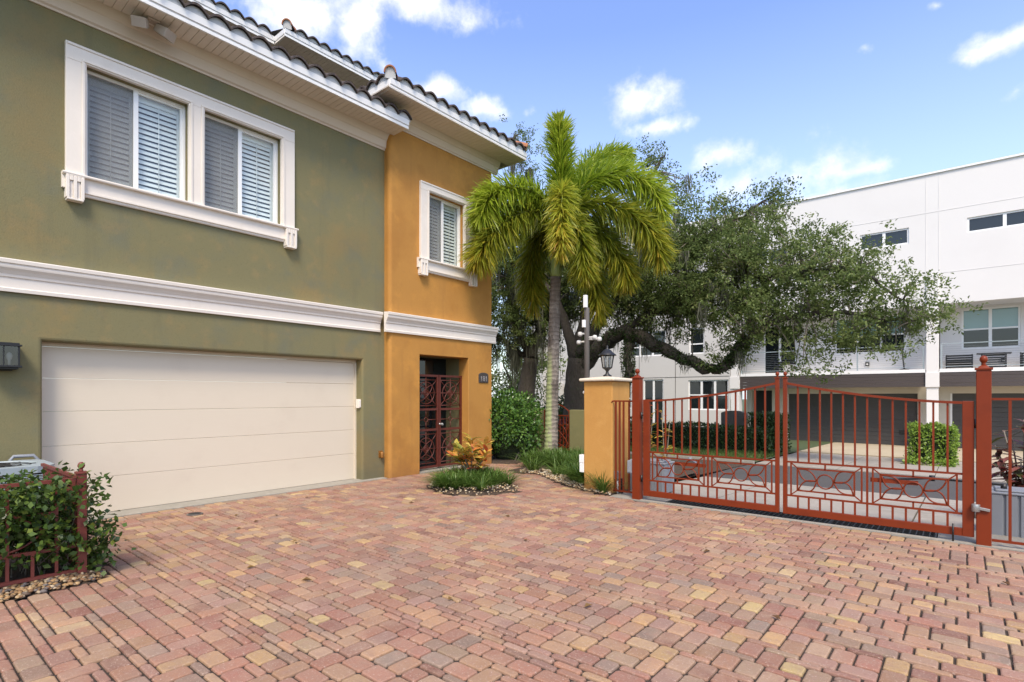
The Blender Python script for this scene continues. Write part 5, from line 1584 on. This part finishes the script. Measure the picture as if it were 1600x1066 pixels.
# ================================================================== HEDGES AND BUSHES
def hedge(name, label, cat, c, half, n, L, Wd, mat, lumps=0, wob=.06, box=True, core=True, group=None):
    t = thing(name, label, cat, (c[0], c[1], c[2] - half[2]), group)
    h = np.array(half)
    if box:
        P = NR.uniform(-1, 1, (n, 3)); ax = NR.choice([0, 1, 2], n, p=[.2, .45, .35]); sgn = np.where(NR.random(n) < .6, 1, -1)
        for a in range(3):
            q = ax == a; P[q, a] = sgn[q] * (1 - np.abs(NR.normal(0, .06, q.sum())))
        nm = np.zeros((n, 3)); nm[np.arange(n), ax] = np.sign(P[np.arange(n), ax])
        ph = np.sin(P[:, 0] * 5.1 + 1) * np.cos(P[:, 2] * 4 + 2) * wob
        P = P * h + nm * ph[:, None] + NR.normal(0, .03, (n, 3))
    else:
        kk = np.arange(lumps) + .5; ph_ = np.arccos(1 - 1.75 * kk / lumps); th_ = PI * (1 + 5 ** .5) * kk
        cs = np.stack([np.cos(th_) * np.sin(ph_), np.sin(th_) * np.sin(ph_), np.cos(ph_)], 1) + NR.normal(0, .07, (lumps, 3))
        cs *= .66 * NR.uniform(.8, 1.1, (lumps, 1))
        k = NR.integers(0, lumps, n)
        d = rdir(n)
        P = (cs[k] + d * .44 * NR.uniform(.7, 1.02, (n, 1)))
        nm = d * .7 + P * .6
        P = P * h
    nm += NR.normal(0, .35, nm.shape)
    D = rdir(n) * .8 + nm * .7; D[:, 2] += .25
    leaf_object('foliage', P + np.array(c), D, nm + np.array([0, 0, .5]), NR.uniform(.75, 1.2, n) * L, NR.uniform(.8, 1.2, n) * Wd, np.clip(NR.beta(2, 2.4, n), 0, 1), mat, t)
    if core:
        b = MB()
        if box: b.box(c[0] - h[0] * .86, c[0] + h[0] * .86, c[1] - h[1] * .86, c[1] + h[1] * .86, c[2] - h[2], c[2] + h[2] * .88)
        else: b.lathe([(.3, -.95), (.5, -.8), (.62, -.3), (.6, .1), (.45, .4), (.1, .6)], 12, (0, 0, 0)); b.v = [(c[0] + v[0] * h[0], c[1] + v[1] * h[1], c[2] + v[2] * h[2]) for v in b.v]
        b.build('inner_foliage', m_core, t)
    b = MB()
    for k in range(7): b.tube([(c[0] + R.uniform(-.5, .5) * h[0], c[1] + R.uniform(-.5, .5) * h[1], c[2] - h[2] - .05), (c[0] + R.uniform(-.6, .6) * h[0], c[1] + R.uniform(-.6, .6) * h[1], c[2] + .3 * h[2])], .018, 5)
    b.build('stem', m_twig, t)
    return t
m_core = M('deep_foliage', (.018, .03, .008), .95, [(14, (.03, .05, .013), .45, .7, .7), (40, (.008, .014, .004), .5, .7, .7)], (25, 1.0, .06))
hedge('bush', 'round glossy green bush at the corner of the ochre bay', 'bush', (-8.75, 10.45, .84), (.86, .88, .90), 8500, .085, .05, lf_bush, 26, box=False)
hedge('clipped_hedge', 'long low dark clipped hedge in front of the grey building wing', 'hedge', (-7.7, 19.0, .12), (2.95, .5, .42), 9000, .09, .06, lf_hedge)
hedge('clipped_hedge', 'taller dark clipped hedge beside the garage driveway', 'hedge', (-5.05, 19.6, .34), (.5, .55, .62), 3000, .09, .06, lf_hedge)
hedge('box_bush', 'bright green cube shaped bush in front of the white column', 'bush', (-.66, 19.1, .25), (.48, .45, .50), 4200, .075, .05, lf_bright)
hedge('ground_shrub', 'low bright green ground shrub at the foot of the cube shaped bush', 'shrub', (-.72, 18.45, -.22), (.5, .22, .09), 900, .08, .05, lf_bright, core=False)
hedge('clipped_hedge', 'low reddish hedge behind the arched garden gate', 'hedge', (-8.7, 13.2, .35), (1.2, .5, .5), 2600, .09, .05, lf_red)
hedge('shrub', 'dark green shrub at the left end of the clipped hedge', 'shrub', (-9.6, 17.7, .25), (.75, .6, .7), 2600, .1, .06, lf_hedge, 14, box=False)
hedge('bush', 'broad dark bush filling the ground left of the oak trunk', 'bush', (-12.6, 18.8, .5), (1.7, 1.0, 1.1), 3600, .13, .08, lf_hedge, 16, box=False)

t = thing('mailbox_cabinet', 'dark grey arched cabinet standing behind the clipped hedge', 'cabinet', (-6.3, 20.0, -.3))
b = MB(); b.prism([(-6.72, .50), (-5.88, .50), (-5.88, .98)] + [(-6.3 + .42 * math.cos(a), .98 + .10 * math.sin(a)) for a in [PI * k / 10 for k in range(1, 10)]] + [(-6.72, .98)], 'Y', 19.85, 20.15); b.build('hood', m_pole, t, bevel=.02)
b = MB(); b.box(-6.4, -6.2, 19.9, 20.1, -.35, .4995); b.build('pedestal', m_pole, t)
b = MB()
for k in range(4): b.box(-6.68 + k * .2, -6.5 + k * .2, 19.838, 19.8495, .56, .92)
b.build('door_panel', m_pole, t)

# ================================================================== TREES
def make_oak(name, label, trunk, limbs, E, mat, seed, dens=1.0, per=150, L=.085, moss=0, spread=.26, moss_sag=1.0):
    rr = np.random.default_rng(seed); rp = random.Random(seed)
    t = thing(name, label, 'tree', trunk[0][0])
    b = MB(); nodes = []
    P = [Vector(p[0]) for p in trunk]; rad = [p[1] for p in trunk]
    sp = spline(P, 14); k = len(P) - 1
    rs = []
    for i in range(15):
        f = i / 14 * k; j = min(int(f), k - 1); rs.append((rad[j] + (rad[j + 1] - rad[j]) * (f - j)) * rp.uniform(.93, 1.07))
    b.tube(sp, rs, 12)
    b.build('trunk', m_bark, t)
    bl = MB()
    for pts, r0, r1 in limbs:
        sp = spline(pts, len(pts) * 5)
        n = len(sp)
        sp = [p + Vector((rp.gauss(0, .03), rp.gauss(0, .03), rp.gauss(0, .03))) for p in sp]
        rs = [(r0 + (r1 - r0) * (i / (n - 1)) ** .8) * rp.uniform(.9, 1.12) for i in range(n)]
        bl.tube(sp, rs, 9)
        nodes += [(p, rs[i]) for i, p in enumerate(sp) if i > n * .15]
    bl.build('limb', m_bark, t)
    NP = np.array([p for p, _ in nodes])
    centers = []; tw = MB()
    for (c, rad_, d) in E:
        vol = rad_[0] * rad_[1] * rad_[2]
        nc = max(6, int(26 * vol ** .75 * d * dens))
        q = rr.normal(size=(nc, 3)); q /= np.linalg.norm(q, axis=1, keepdims=True)
        q *= rr.uniform(.25, 1.0, (nc, 1)) ** .55
        q = q * np.array(rad_) + np.array(c)
        for p in q:
            centers.append(p)
            j = int(np.argmin(((NP - p) ** 2).sum(1) + rr.uniform(0, .4)))
            s0 = Vector(NP[j]); e0 = Vector(p)
            mid = (s0 + e0) / 2 + Vector((rp.gauss(0, .12), rp.gauss(0, .12), rp.gauss(.05, .15)))
            ln = (e0 - s0).length
            r_ = min(.05, .012 + .012 * ln)
            tw.tube([s0, s0.lerp(mid, .55) + Vector((0, 0, .03)), mid, mid.lerp(e0, .6), e0], [r_, r_ * .8, r_ * .62, r_ * .42, .006], 4)
    kind(tw.build('branch', m_twig, t), 'stuff')
    centers = np.array(centers)
    # sub-sprays: each cluster is a handful of small twigs
    ns = 7
    sub = np.repeat(centers, ns, 0) + rr.normal(size=(len(centers) * ns, 3)) * np.array([spread * 1.15, spread * 1.15, spread * .8])
    cr = np.repeat(rr.normal(0, .13, len(centers)), ns) + rr.normal(0, .08, len(sub))
    m_ = per // ns
    n = len(sub) * m_
    C = np.repeat(sub, m_, 0) + rr.normal(size=(n, 3)) * np.array([.085, .085, .06]) * (spread / .26)
    D = rdir(n); D[:, 2] -= .15; Nn = rdir(n); Nn[:, 2] += 1.3
    rnd = np.clip(rr.beta(2, 2, n) * .8 + .05 + np.repeat(cr, m_), 0, 1)
    leaf_object('crown', C, D, Nn, rr.uniform(.65, 1.25, n) * L, rr.uniform(.8, 1.2, n) * L * .52, rnd, mat, t)
    if moss:
        base = NP[rr.integers(0, len(NP), moss)] if True else None
        ok = centers[centers[:, 0] < -4.6]
        cs = ok[rr.integers(0, len(ok), moss)]
        base = np.where(rr.random((moss, 1)) < .22, base + rr.normal(0, .08, (moss, 3)), cs)
        pr = 26; n = moss * pr
        st = np.repeat(base, pr, 0) + rr.normal(0, .07, (n, 3)) * np.array([1, 1, .3])
        ln = np.repeat(rr.uniform(.25, 1.25, moss), pr) * rr.uniform(.4, 1, n) * moss_sag
        a = rr.uniform(0, PI, n); sx = np.stack([np.cos(a), np.sin(a), 0 * a], 1) * .011
        pts = []
        off = rr.normal(0, .05, (n, 2, 3)) * np.array([1, 1, 0])
        for f, wf in ((0, .8), (.5, 1), (1, .3)):
            p = st + np.stack([0 * ln, 0 * ln, -ln * f], 1) + off[:, 0] * f + off[:, 1] * math.sin(f * 3.1)
            pts += [p - sx * wf, p + sx * wf]
        mo = strip_object('spanish_moss', np.stack(pts, 1), rr.uniform(0, 1, n), lf_moss, t); kind(mo, 'stuff')
    return t

TRK = [((-10.45, 16.05, -.7), .62), ((-10.42, 16.02, .3), .46), ((-10.36, 15.96, 1.6), .42), ((-10.22, 15.95, 2.9), .40)]
LIMBS = [([(-10.22, 15.95, 2.57), (-9.45, 15.94, 3.19), (-8.71, 15.9, 3.63), (-7.96, 16.0, 3.46), (-7.09, 16.21, 2.94), (-6.21, 16.29, 2.55), (-5.66, 16.36, 2.35), (-5.19, 16.36, 2.7), (-4.81, 16.28, 3.23), (-3.93, 16.49, 3.73), (-2.72, 16.72, 3.82), (-1.58, 16.75, 3.55), (-.67, 16.6, 3.51)], .30, .025),
         ([(-10.22, 15.95, 2.9), (-9.24, 15.99, 4.36), (-8.06, 16.19, 5.51), (-6.55, 16.66, 6.28), (-5.34, 17.14, 6.95), (-4.29, 17.62, 7.72)], .24, .02),
         ([(-10.26, 15.92, 2.79), (-9.88, 16.23, 5.34), (-8.87, 16.42, 7.39), (-7.91, 16.83, 8.99), (-7.59, 17.1, 9.63)], .24, .02),
         ([(-8.79, 15.84, 3.61), (-6.86, 16.4, 4.58), (-5.25, 16.83, 5.03), (-3.54, 16.95, 5.09), (-2.14, 16.81, 4.86), (-1.18, 16.7, 3.98)], .16, .02),
         ([(-10.31, 15.88, 2.79), (-11.05, 15.78, 4.97), (-12.11, 15.68, 6.24)], .24, .05),
         ([(-8.2, 15.95, 3.5), (-8.35, 15.9, 2.9), (-8.3, 15.9, 2.2), (-8.6, 15.95, 1.9)], .17, .10)]
EO = [((-7.54, 16.49, 5.49), (2.4, 2, 1.6), 1), ((-5.91, 16.54, 5.46), (2.2, 2, 1.6), 1), ((-4.43, 17.12, 5.16), (2.0, 1.8, 1.5), 1), ((-3.06, 16.95, 4.76), (1.8, 1.5, 1.2), .8), ((-1.97, 16.56, 4.45), (1.3, 1.2, .9), .6), ((-1.17, 16.58, 3.81), (.8, .9, .6), .7), ((-.6, 16.4, 3.47), (.5, .5, .22), .5), ((-2.7, 16.6, 3.35), (1.4, 1.2, .6), .55), ((-4.57, 16.35, 3.75), (1.5, 1.3, .7), 1), ((-6.24, 16.91, 6.98), (1.6, 1.5, .9), .6), ((-7.06, 16.88, 8.2), (1.2, 1.2, .8), .3), ((-4.86, 17.41, 7.0), (.9, .9, .5), .35), ((-7.75, 16.96, 9.3), (.5, .5, .35), .5), ((-9.38, 16.9, 6.3), (2.5, 2, 2.0), 1), ((-2.93, 17.06, 5.73), (1.1, .8, .35), .45), ((-3.43, 16.39, 2.5), (.7, .7, .3), .3), ((-1.69, 16.53, 3.05), (.8, .7, .35), .35), ((-8.24, 16.55, 4.3), (1.3, 1.2, .7), .8), ((-4.29, 17.62, 7.65), (.5, .4, .25), .5), ((-6.3, 16.4, 3.9), (1.2, 1, .6), .8), ((-5.3, 16.3, 2.9), (.5, .5, .3), .5)]
oak1 = make_oak('live_oak', 'sprawling live oak with a drooping mossy limb in front of the white building', TRK, LIMBS, EO, lf_oak, 3, .98, 150, .094, 120)
E2 = [((-12.08, 17.26, 6.27), (2.3, 2, 2.0), 1), ((-13.41, 16.16, 6.02), (1.8, 2, 2.2), 1), ((-13.41, 16.16, 10.9), (.9, 1, 1.2), .22), ((-13.03, 16.47, 8.49), (1.5, 1.5, 1.3), .5), ((-13.79, 15.84, 4.05), (1.2, 1.2, 1), .6), ((-12.2, 16.6, 4.2), (1.4, 1.2, .8), .55)]
make_oak('live_oak', 'leaning dark trunked oak hung with grey moss, just right of the ochre bay', [((-13.03, 16.47, -.8), .42), ((-13.0, 16.5, 1.58), .33), ((-12.78, 16.55, 3.05), .30)],
         [([(-12.78, 16.55, 3.0), (-12.34, 16.79, 4.51), (-11.78, 17.25, 5.74), (-11.2, 17.6, 6.9)], .24, .03), ([(-12.78, 16.55, 3.05), (-13.41, 16.16, 5.03), (-13.41, 16.16, 8.25), (-13.41, 16.16, 11.6)], .2, .02), ([(-12.78, 16.55, 3.0), (-13.6, 16.2, 3.6), (-14.6, 15.8, 4.6)], .16, .03)],
         E2, lf_oak, 4, 1.2, 180, .092, 170, moss_sag=1.4)
def fern_on(t, pts, n, rad, mat, L=.1):
    A = np.array([tuple(p) for p in pts]); i = NR.integers(0, len(A) - 1, n); u = NR.random((n, 1))
    C = A[i] * (1 - u) + A[i + 1] * u; d = rdir(n); d[:, 2] = np.abs(d[:, 2]) * .9 - .25
    C = C + d * rad * NR.uniform(.75, 1.1, (n, 1)) * (1 - .45 * (i / len(A))[:, None])
    D = d + rdir(n) * .7
    o = leaf_object('resurrection_fern', C, D, rdir(n), NR.uniform(.6, 1.3, n) * L, NR.uniform(.3, .5, n) * L, NR.uniform(0, .7, n), mat, t)
    kind(o, 'stuff')
fern_on(oak1, spline(LIMBS[0][0][:9], 60), 5200, .30, lf_hedge)
fern_on(oak1, spline(LIMBS[5][0], 20), 1200, .24, lf_hedge)
fern_on(oak1, spline(LIMBS[1][0][:3], 20), 1400, .26, lf_hedge)
FT = [(-17.5, 21.5, 4.2, 'bright green young tree behind the bush, nearest the ochre bay'), (-20.5, 27.5, 5.6, 'tall bright green tree beyond the leaning oak'), (-25, 25, 6.0, 'broad bright green tree at the far left behind the house bay')]
for i, (x, y, h, lb) in enumerate(FT):
    make_oak('background_tree', lb, [((x, y, -.8), .2), ((x, y, h * .3), .15), ((x + .2, y, h * .55), .12)],
             [([(x + .1, y, h * .4), (x - .6, y - .2, h * .7), (x - 1, y, h * .9)], .1, .02), ([(x + .1, y, h * .4), (x + .7, y + .2, h * .65), (x + 1.2, y, h * .9)], .1, .02)],
             [((x, y, h * .62), (2.0, 1.6, h * .36), 1), ((x - .6, y, h * .25), (1.6, 1.4, h * .2), .8)], lf_far, 30 + i, .5, 110, .16, 0, .4)

# ================================================================== PALM
palm = thing('foxtail_palm', 'foxtail palm with arching bottlebrush fronds beside the ochre bay', 'palm tree', (-7.95, 11.08, 0))
def palm_trunk_mat():
    m, t_, b_ = newmat('palm_trunk_bark')
    g_ = t_.nodes.new('ShaderNodeNewGeometry'); v = g_.outputs['Position']
    wv = t_.nodes.new('ShaderNodeTexWave'); wv.bands_direction = 'Z'; wv.inputs['Scale'].default_value = 2.9; wv.inputs['Distortion'].default_value = 4.5; wv.inputs['Detail'].default_value = 3; wv.inputs['Detail Scale'].default_value = 1.5
    t_.links.new(v, wv.inputs['Vector'])
    c = mixc(t_, ramp01(t_, noise(t_, 1.1, 4, .6), .4, .65), (.27, .225, .185), (.13, .10, .08))
    c = mixc(t_, mulv(t_, ramp01(t_, wv.outputs['Fac'], .78, .98), .5), c, (.07, .055, .045))
    c = mixc(t_, mulv(t_, ramp01(t_, noise(t_, 9, 5, .7, (1, 1, .4)), .52, .68), .6), c, (.40, .355, .30))
    c = mixc(t_, mulv(t_, ramp01(t_, noise(t_, 4, 5, .7, (1, 1, .5)), .5, .62), .7), c, (.075, .06, .05))
    # pale green lichen on the lower left flank
    sp_ = t_.nodes.new('ShaderNodeSeparateXYZ'); t_.links.new(v, sp_.inputs[0])
    ob = t_.nodes.new('ShaderNodeMath'); ob.operation = 'MULTIPLY_ADD'; ob.inputs[1].default_value = -.77; ob.inputs[2].default_value = 0
    t_.links.new(sp_.outputs['X'], ob.inputs[0])
    o2 = t_.nodes.new('ShaderNodeMath'); o2.operation = 'MULTIPLY_ADD'; o2.inputs[1].default_value = -.64
    t_.links.new(sp_.outputs['Y'], o2.inputs[0]); t_.links.new(ob.outputs[0], o2.inputs[2])
    side = ramp01(t_, o2.outputs[0], -1.02, -.95)
    hz = ramp01(t_, sp_.outputs['Z'], 2.9, 2.2)
    mm = t_.nodes.new('ShaderNodeMath'); mm.operation = 'MULTIPLY'; t_.links.new(side, mm.inputs[0]); t_.links.new(hz, mm.inputs[1])
    lic = t_.nodes.new('ShaderNodeMath'); lic.operation = 'MULTIPLY'; t_.links.new(mm.outputs[0], lic.inputs[0]); t_.links.new(ramp01(t_, noise(t_, 7, 6, .7), .36, .5), lic.inputs[1])
    c = mixc(t_, lic.outputs[0], c, (.33, .37, .17))
    c = mixc(t_, mulv(t_, lic.outputs[0], .0), c, (.4, .4, .3))
    t_.links.new(c, b_.inputs['Base Color']); b_.inputs['Roughness'].default_value = .9
    bump(t_, b_, wv.outputs['Fac'], .5, .015)
    return m
m_ptrunk = palm_trunk_mat()
m_shaft = M('palm_crownshaft', (.23, .29, .085), .5, [(3, (.33, .33, .13), .45, .7, .7, (1, 1, .3)), (18, (.17, .17, .06), .55, .75, .5, (1, 1, .2))])
m_rachis = M('palm_rachis', (.24, .26, .06), .5)
tp = [(-7.95, 11.08, -.05), (-7.94, 11.09, .35), (-7.92, 11.10, 1.26), (-7.83, 11.05, 2.85), (-7.76, 11.04, 4.56)]
sp = spline(tp, 70)
trs = []
for i, p in enumerate(sp):
    f = i / 70
    r_ = np.interp(f, [0, .06, .3, .65, 1], [.23, .185, .172, .150, .128])
    trs.append(float(r_) * (1.0 + R.uniform(-.02, .02)))
b = MB(); b.tube(sp, trs, 18); b.build('trunk', m_ptrunk, palm)
b = MB()
for k in range(46):
    a = R.uniform(0, 2 * PI); r0 = .17
    b.tube([(-7.95 + r0 * math.cos(a), 11.08 + r0 * math.sin(a), R.uniform(.05, .24)), (-7.95 + (r0 + .12) * math.cos(a), 11.08 + (r0 + .12) * math.sin(a), .06), (-7.95 + (r0 + .2) * math.cos(a + .1), 11.08 + (r0 + .2) * math.sin(a + .1), -.03)], [.02, .017, .012], 5)
b.build('root', m_bark, palm)
b = MB(); b.tube(spline([(-7.76, 11.04, 4.55), (-7.73, 11.02, 4.9), (-7.69, 11.03, 5.4), (-7.65, 11.05, 6.1)], 16), [.132, .135, .134, .13, .127, .124, .12, .116, .112, .108, .104, .10, .096, .09, .083, .075, .065], 14); b.build('crownshaft', m_shaft, palm)
FR = [('spear', lf_palm, .80, [(-7.64, 11.08, 6.0), (-7.61, 11.05, 6.75), (-7.57, 10.95, 7.55), (-7.52, 10.82, 8.25)], .40),
      ('a', lf_palmy, 1.0, [(-7.58, 10.99, 6.1), (-7.36, 10.72, 6.46), (-7.0, 10.2, 6.18), (-6.78, 9.85, 5.4), (-6.72, 9.76, 4.72)], .44),
      ('b', lf_palm, .8, [(-7.63, 10.95, 6.1), (-7.83, 10.26, 6.42), (-7.95, 9.45, 6.33), (-8.03, 8.88, 5.95), (-8.06, 8.62, 5.45)], .42),
      ('c', lf_palmd, .9, [(-7.6, 10.85, 5.95), (-7.77, 10.06, 5.93), (-7.92, 9.3, 5.5), (-8.04, 8.82, 4.98), (-8.12, 8.6, 4.55)], .42),
      ('d', lf_palmd, .9, [(-7.79, 11.08, 5.9), (-8.25, 11.16, 5.98), (-8.62, 11.3, 5.5), (-8.76, 11.32, 4.75), (-8.70, 11.38, 3.95)], .42),
      ('e', lf_palm, .95, [(-7.59, 11.12, 6.15), (-7.16, 11.47, 6.83), (-6.51, 11.88, 7.08), (-5.80, 12.17, 6.65), (-5.52, 12.27, 5.95)], .46),
      ('f', lf_palm, .25, [(-7.7, 11.28, 6.3), (-7.72, 12.05, 7.33), (-7.68, 13.12, 8.2), (-7.35, 14.0, 8.55)], .44),
      ('g', lf_palmd, .75, [(-7.51, 11.05, 6.05), (-6.94, 11.4, 6.33), (-6.19, 11.76, 6.02), (-5.64, 11.98, 5.4), (-5.46, 12.04, 4.78)], .42),
      ('h', lf_palmd, .95, [(-7.62, 11.22, 5.98), (-7.27, 11.64, 5.95), (-6.84, 12.0, 5.5), (-6.5, 12.17, 4.85), (-6.44, 12.23, 4.45)], .40),
      ('i', lf_palmd, .85, [(-7.7, 11.28, 5.92), (-7.7, 11.75, 5.9), (-7.61, 12.2, 5.28), (-7.48, 12.45, 4.5), (-7.4, 12.5, 3.75)], .42),
      ('j', lf_palm, .3, [(-7.84, 11.43, 6.2), (-8.2, 12.17, 6.98), (-8.54, 12.93, 7.1), (-8.8, 13.49, 6.6), (-8.88, 13.68, 5.8)], .42),
      ('k', lf_palmd, .7, [(-7.5, 10.95, 5.88), (-7.22, 10.9, 5.88), (-6.98, 10.9, 5.4), (-6.88, 10.9, 4.8), (-6.85, 10.92, 4.45)], .36)]
for key, lm, yel, P, LL in FR:
    n = 26; sp = spline(P, n)
    b = MB(); b.tube(sp, [.026 * (1 - .8 * i / n) + .003 for i in range(n + 1)], 6)
    fr_ = b.build('frond', m_rachis, palm)
    LL = LL * (1.75 if key == 'spear' else 1.15 if key == 'a' else 1.5)
    nl = 1250
    f = NR.uniform(.06 if key != 'spear' else .1, 1.0, nl)
    A = np.array([tuple(p) for p in sp]); ii = np.clip((f * n).astype(int), 0, n - 1); u = (f * n - ii)[:, None]
    B = A[ii] * (1 - u) + A[ii + 1] * u
    T = A[ii + 1] - A[ii]; T /= np.linalg.norm(T, axis=1, keepdims=True)
    rv = rdir(nl); rv -= T * (rv * T).sum(1, keepdims=True); rv /= np.linalg.norm(rv, axis=1, keepdims=True)
    ang = NR.uniform(.75, 1.15, nl) * (1.0 if key != 'spear' else .72)
    ang = ang * np.where(f > .93, .6, 1)
    D = T * np.cos(ang)[:, None] + rv * np.sin(ang)[:, None]
    D[:, 2] -= .12
    l = LL * np.interp(f, [0, .15, .5, .85, 1], [.55, .9, 1.05, .85, .5]) * NR.uniform(.75, 1.15, nl)
    S_ = np.cross(D, rdir(nl)); S_ /= np.linalg.norm(S_, axis=1, keepdims=True)
    g_ = np.array([0, 0, -1.0])
    pts = []
    for q, wf in ((0, .5), (.4, 1), (.75, .8), (1, .06)):
        p = B + D * (l * q)[:, None] + g_ * (l * q * q * NR.uniform(.05, .34, nl))[:, None]
        pts += [p - S_ * (.0145 * wf), p + S_ * (.0145 * wf)]
    rnd = np.clip(NR.beta(2, 2.2, nl) * .75 + (f - .4) * .6 * yel + .02, 0, 1)
    strip_object('leaflet', np.stack(pts, 1), rnd, lm, fr_)
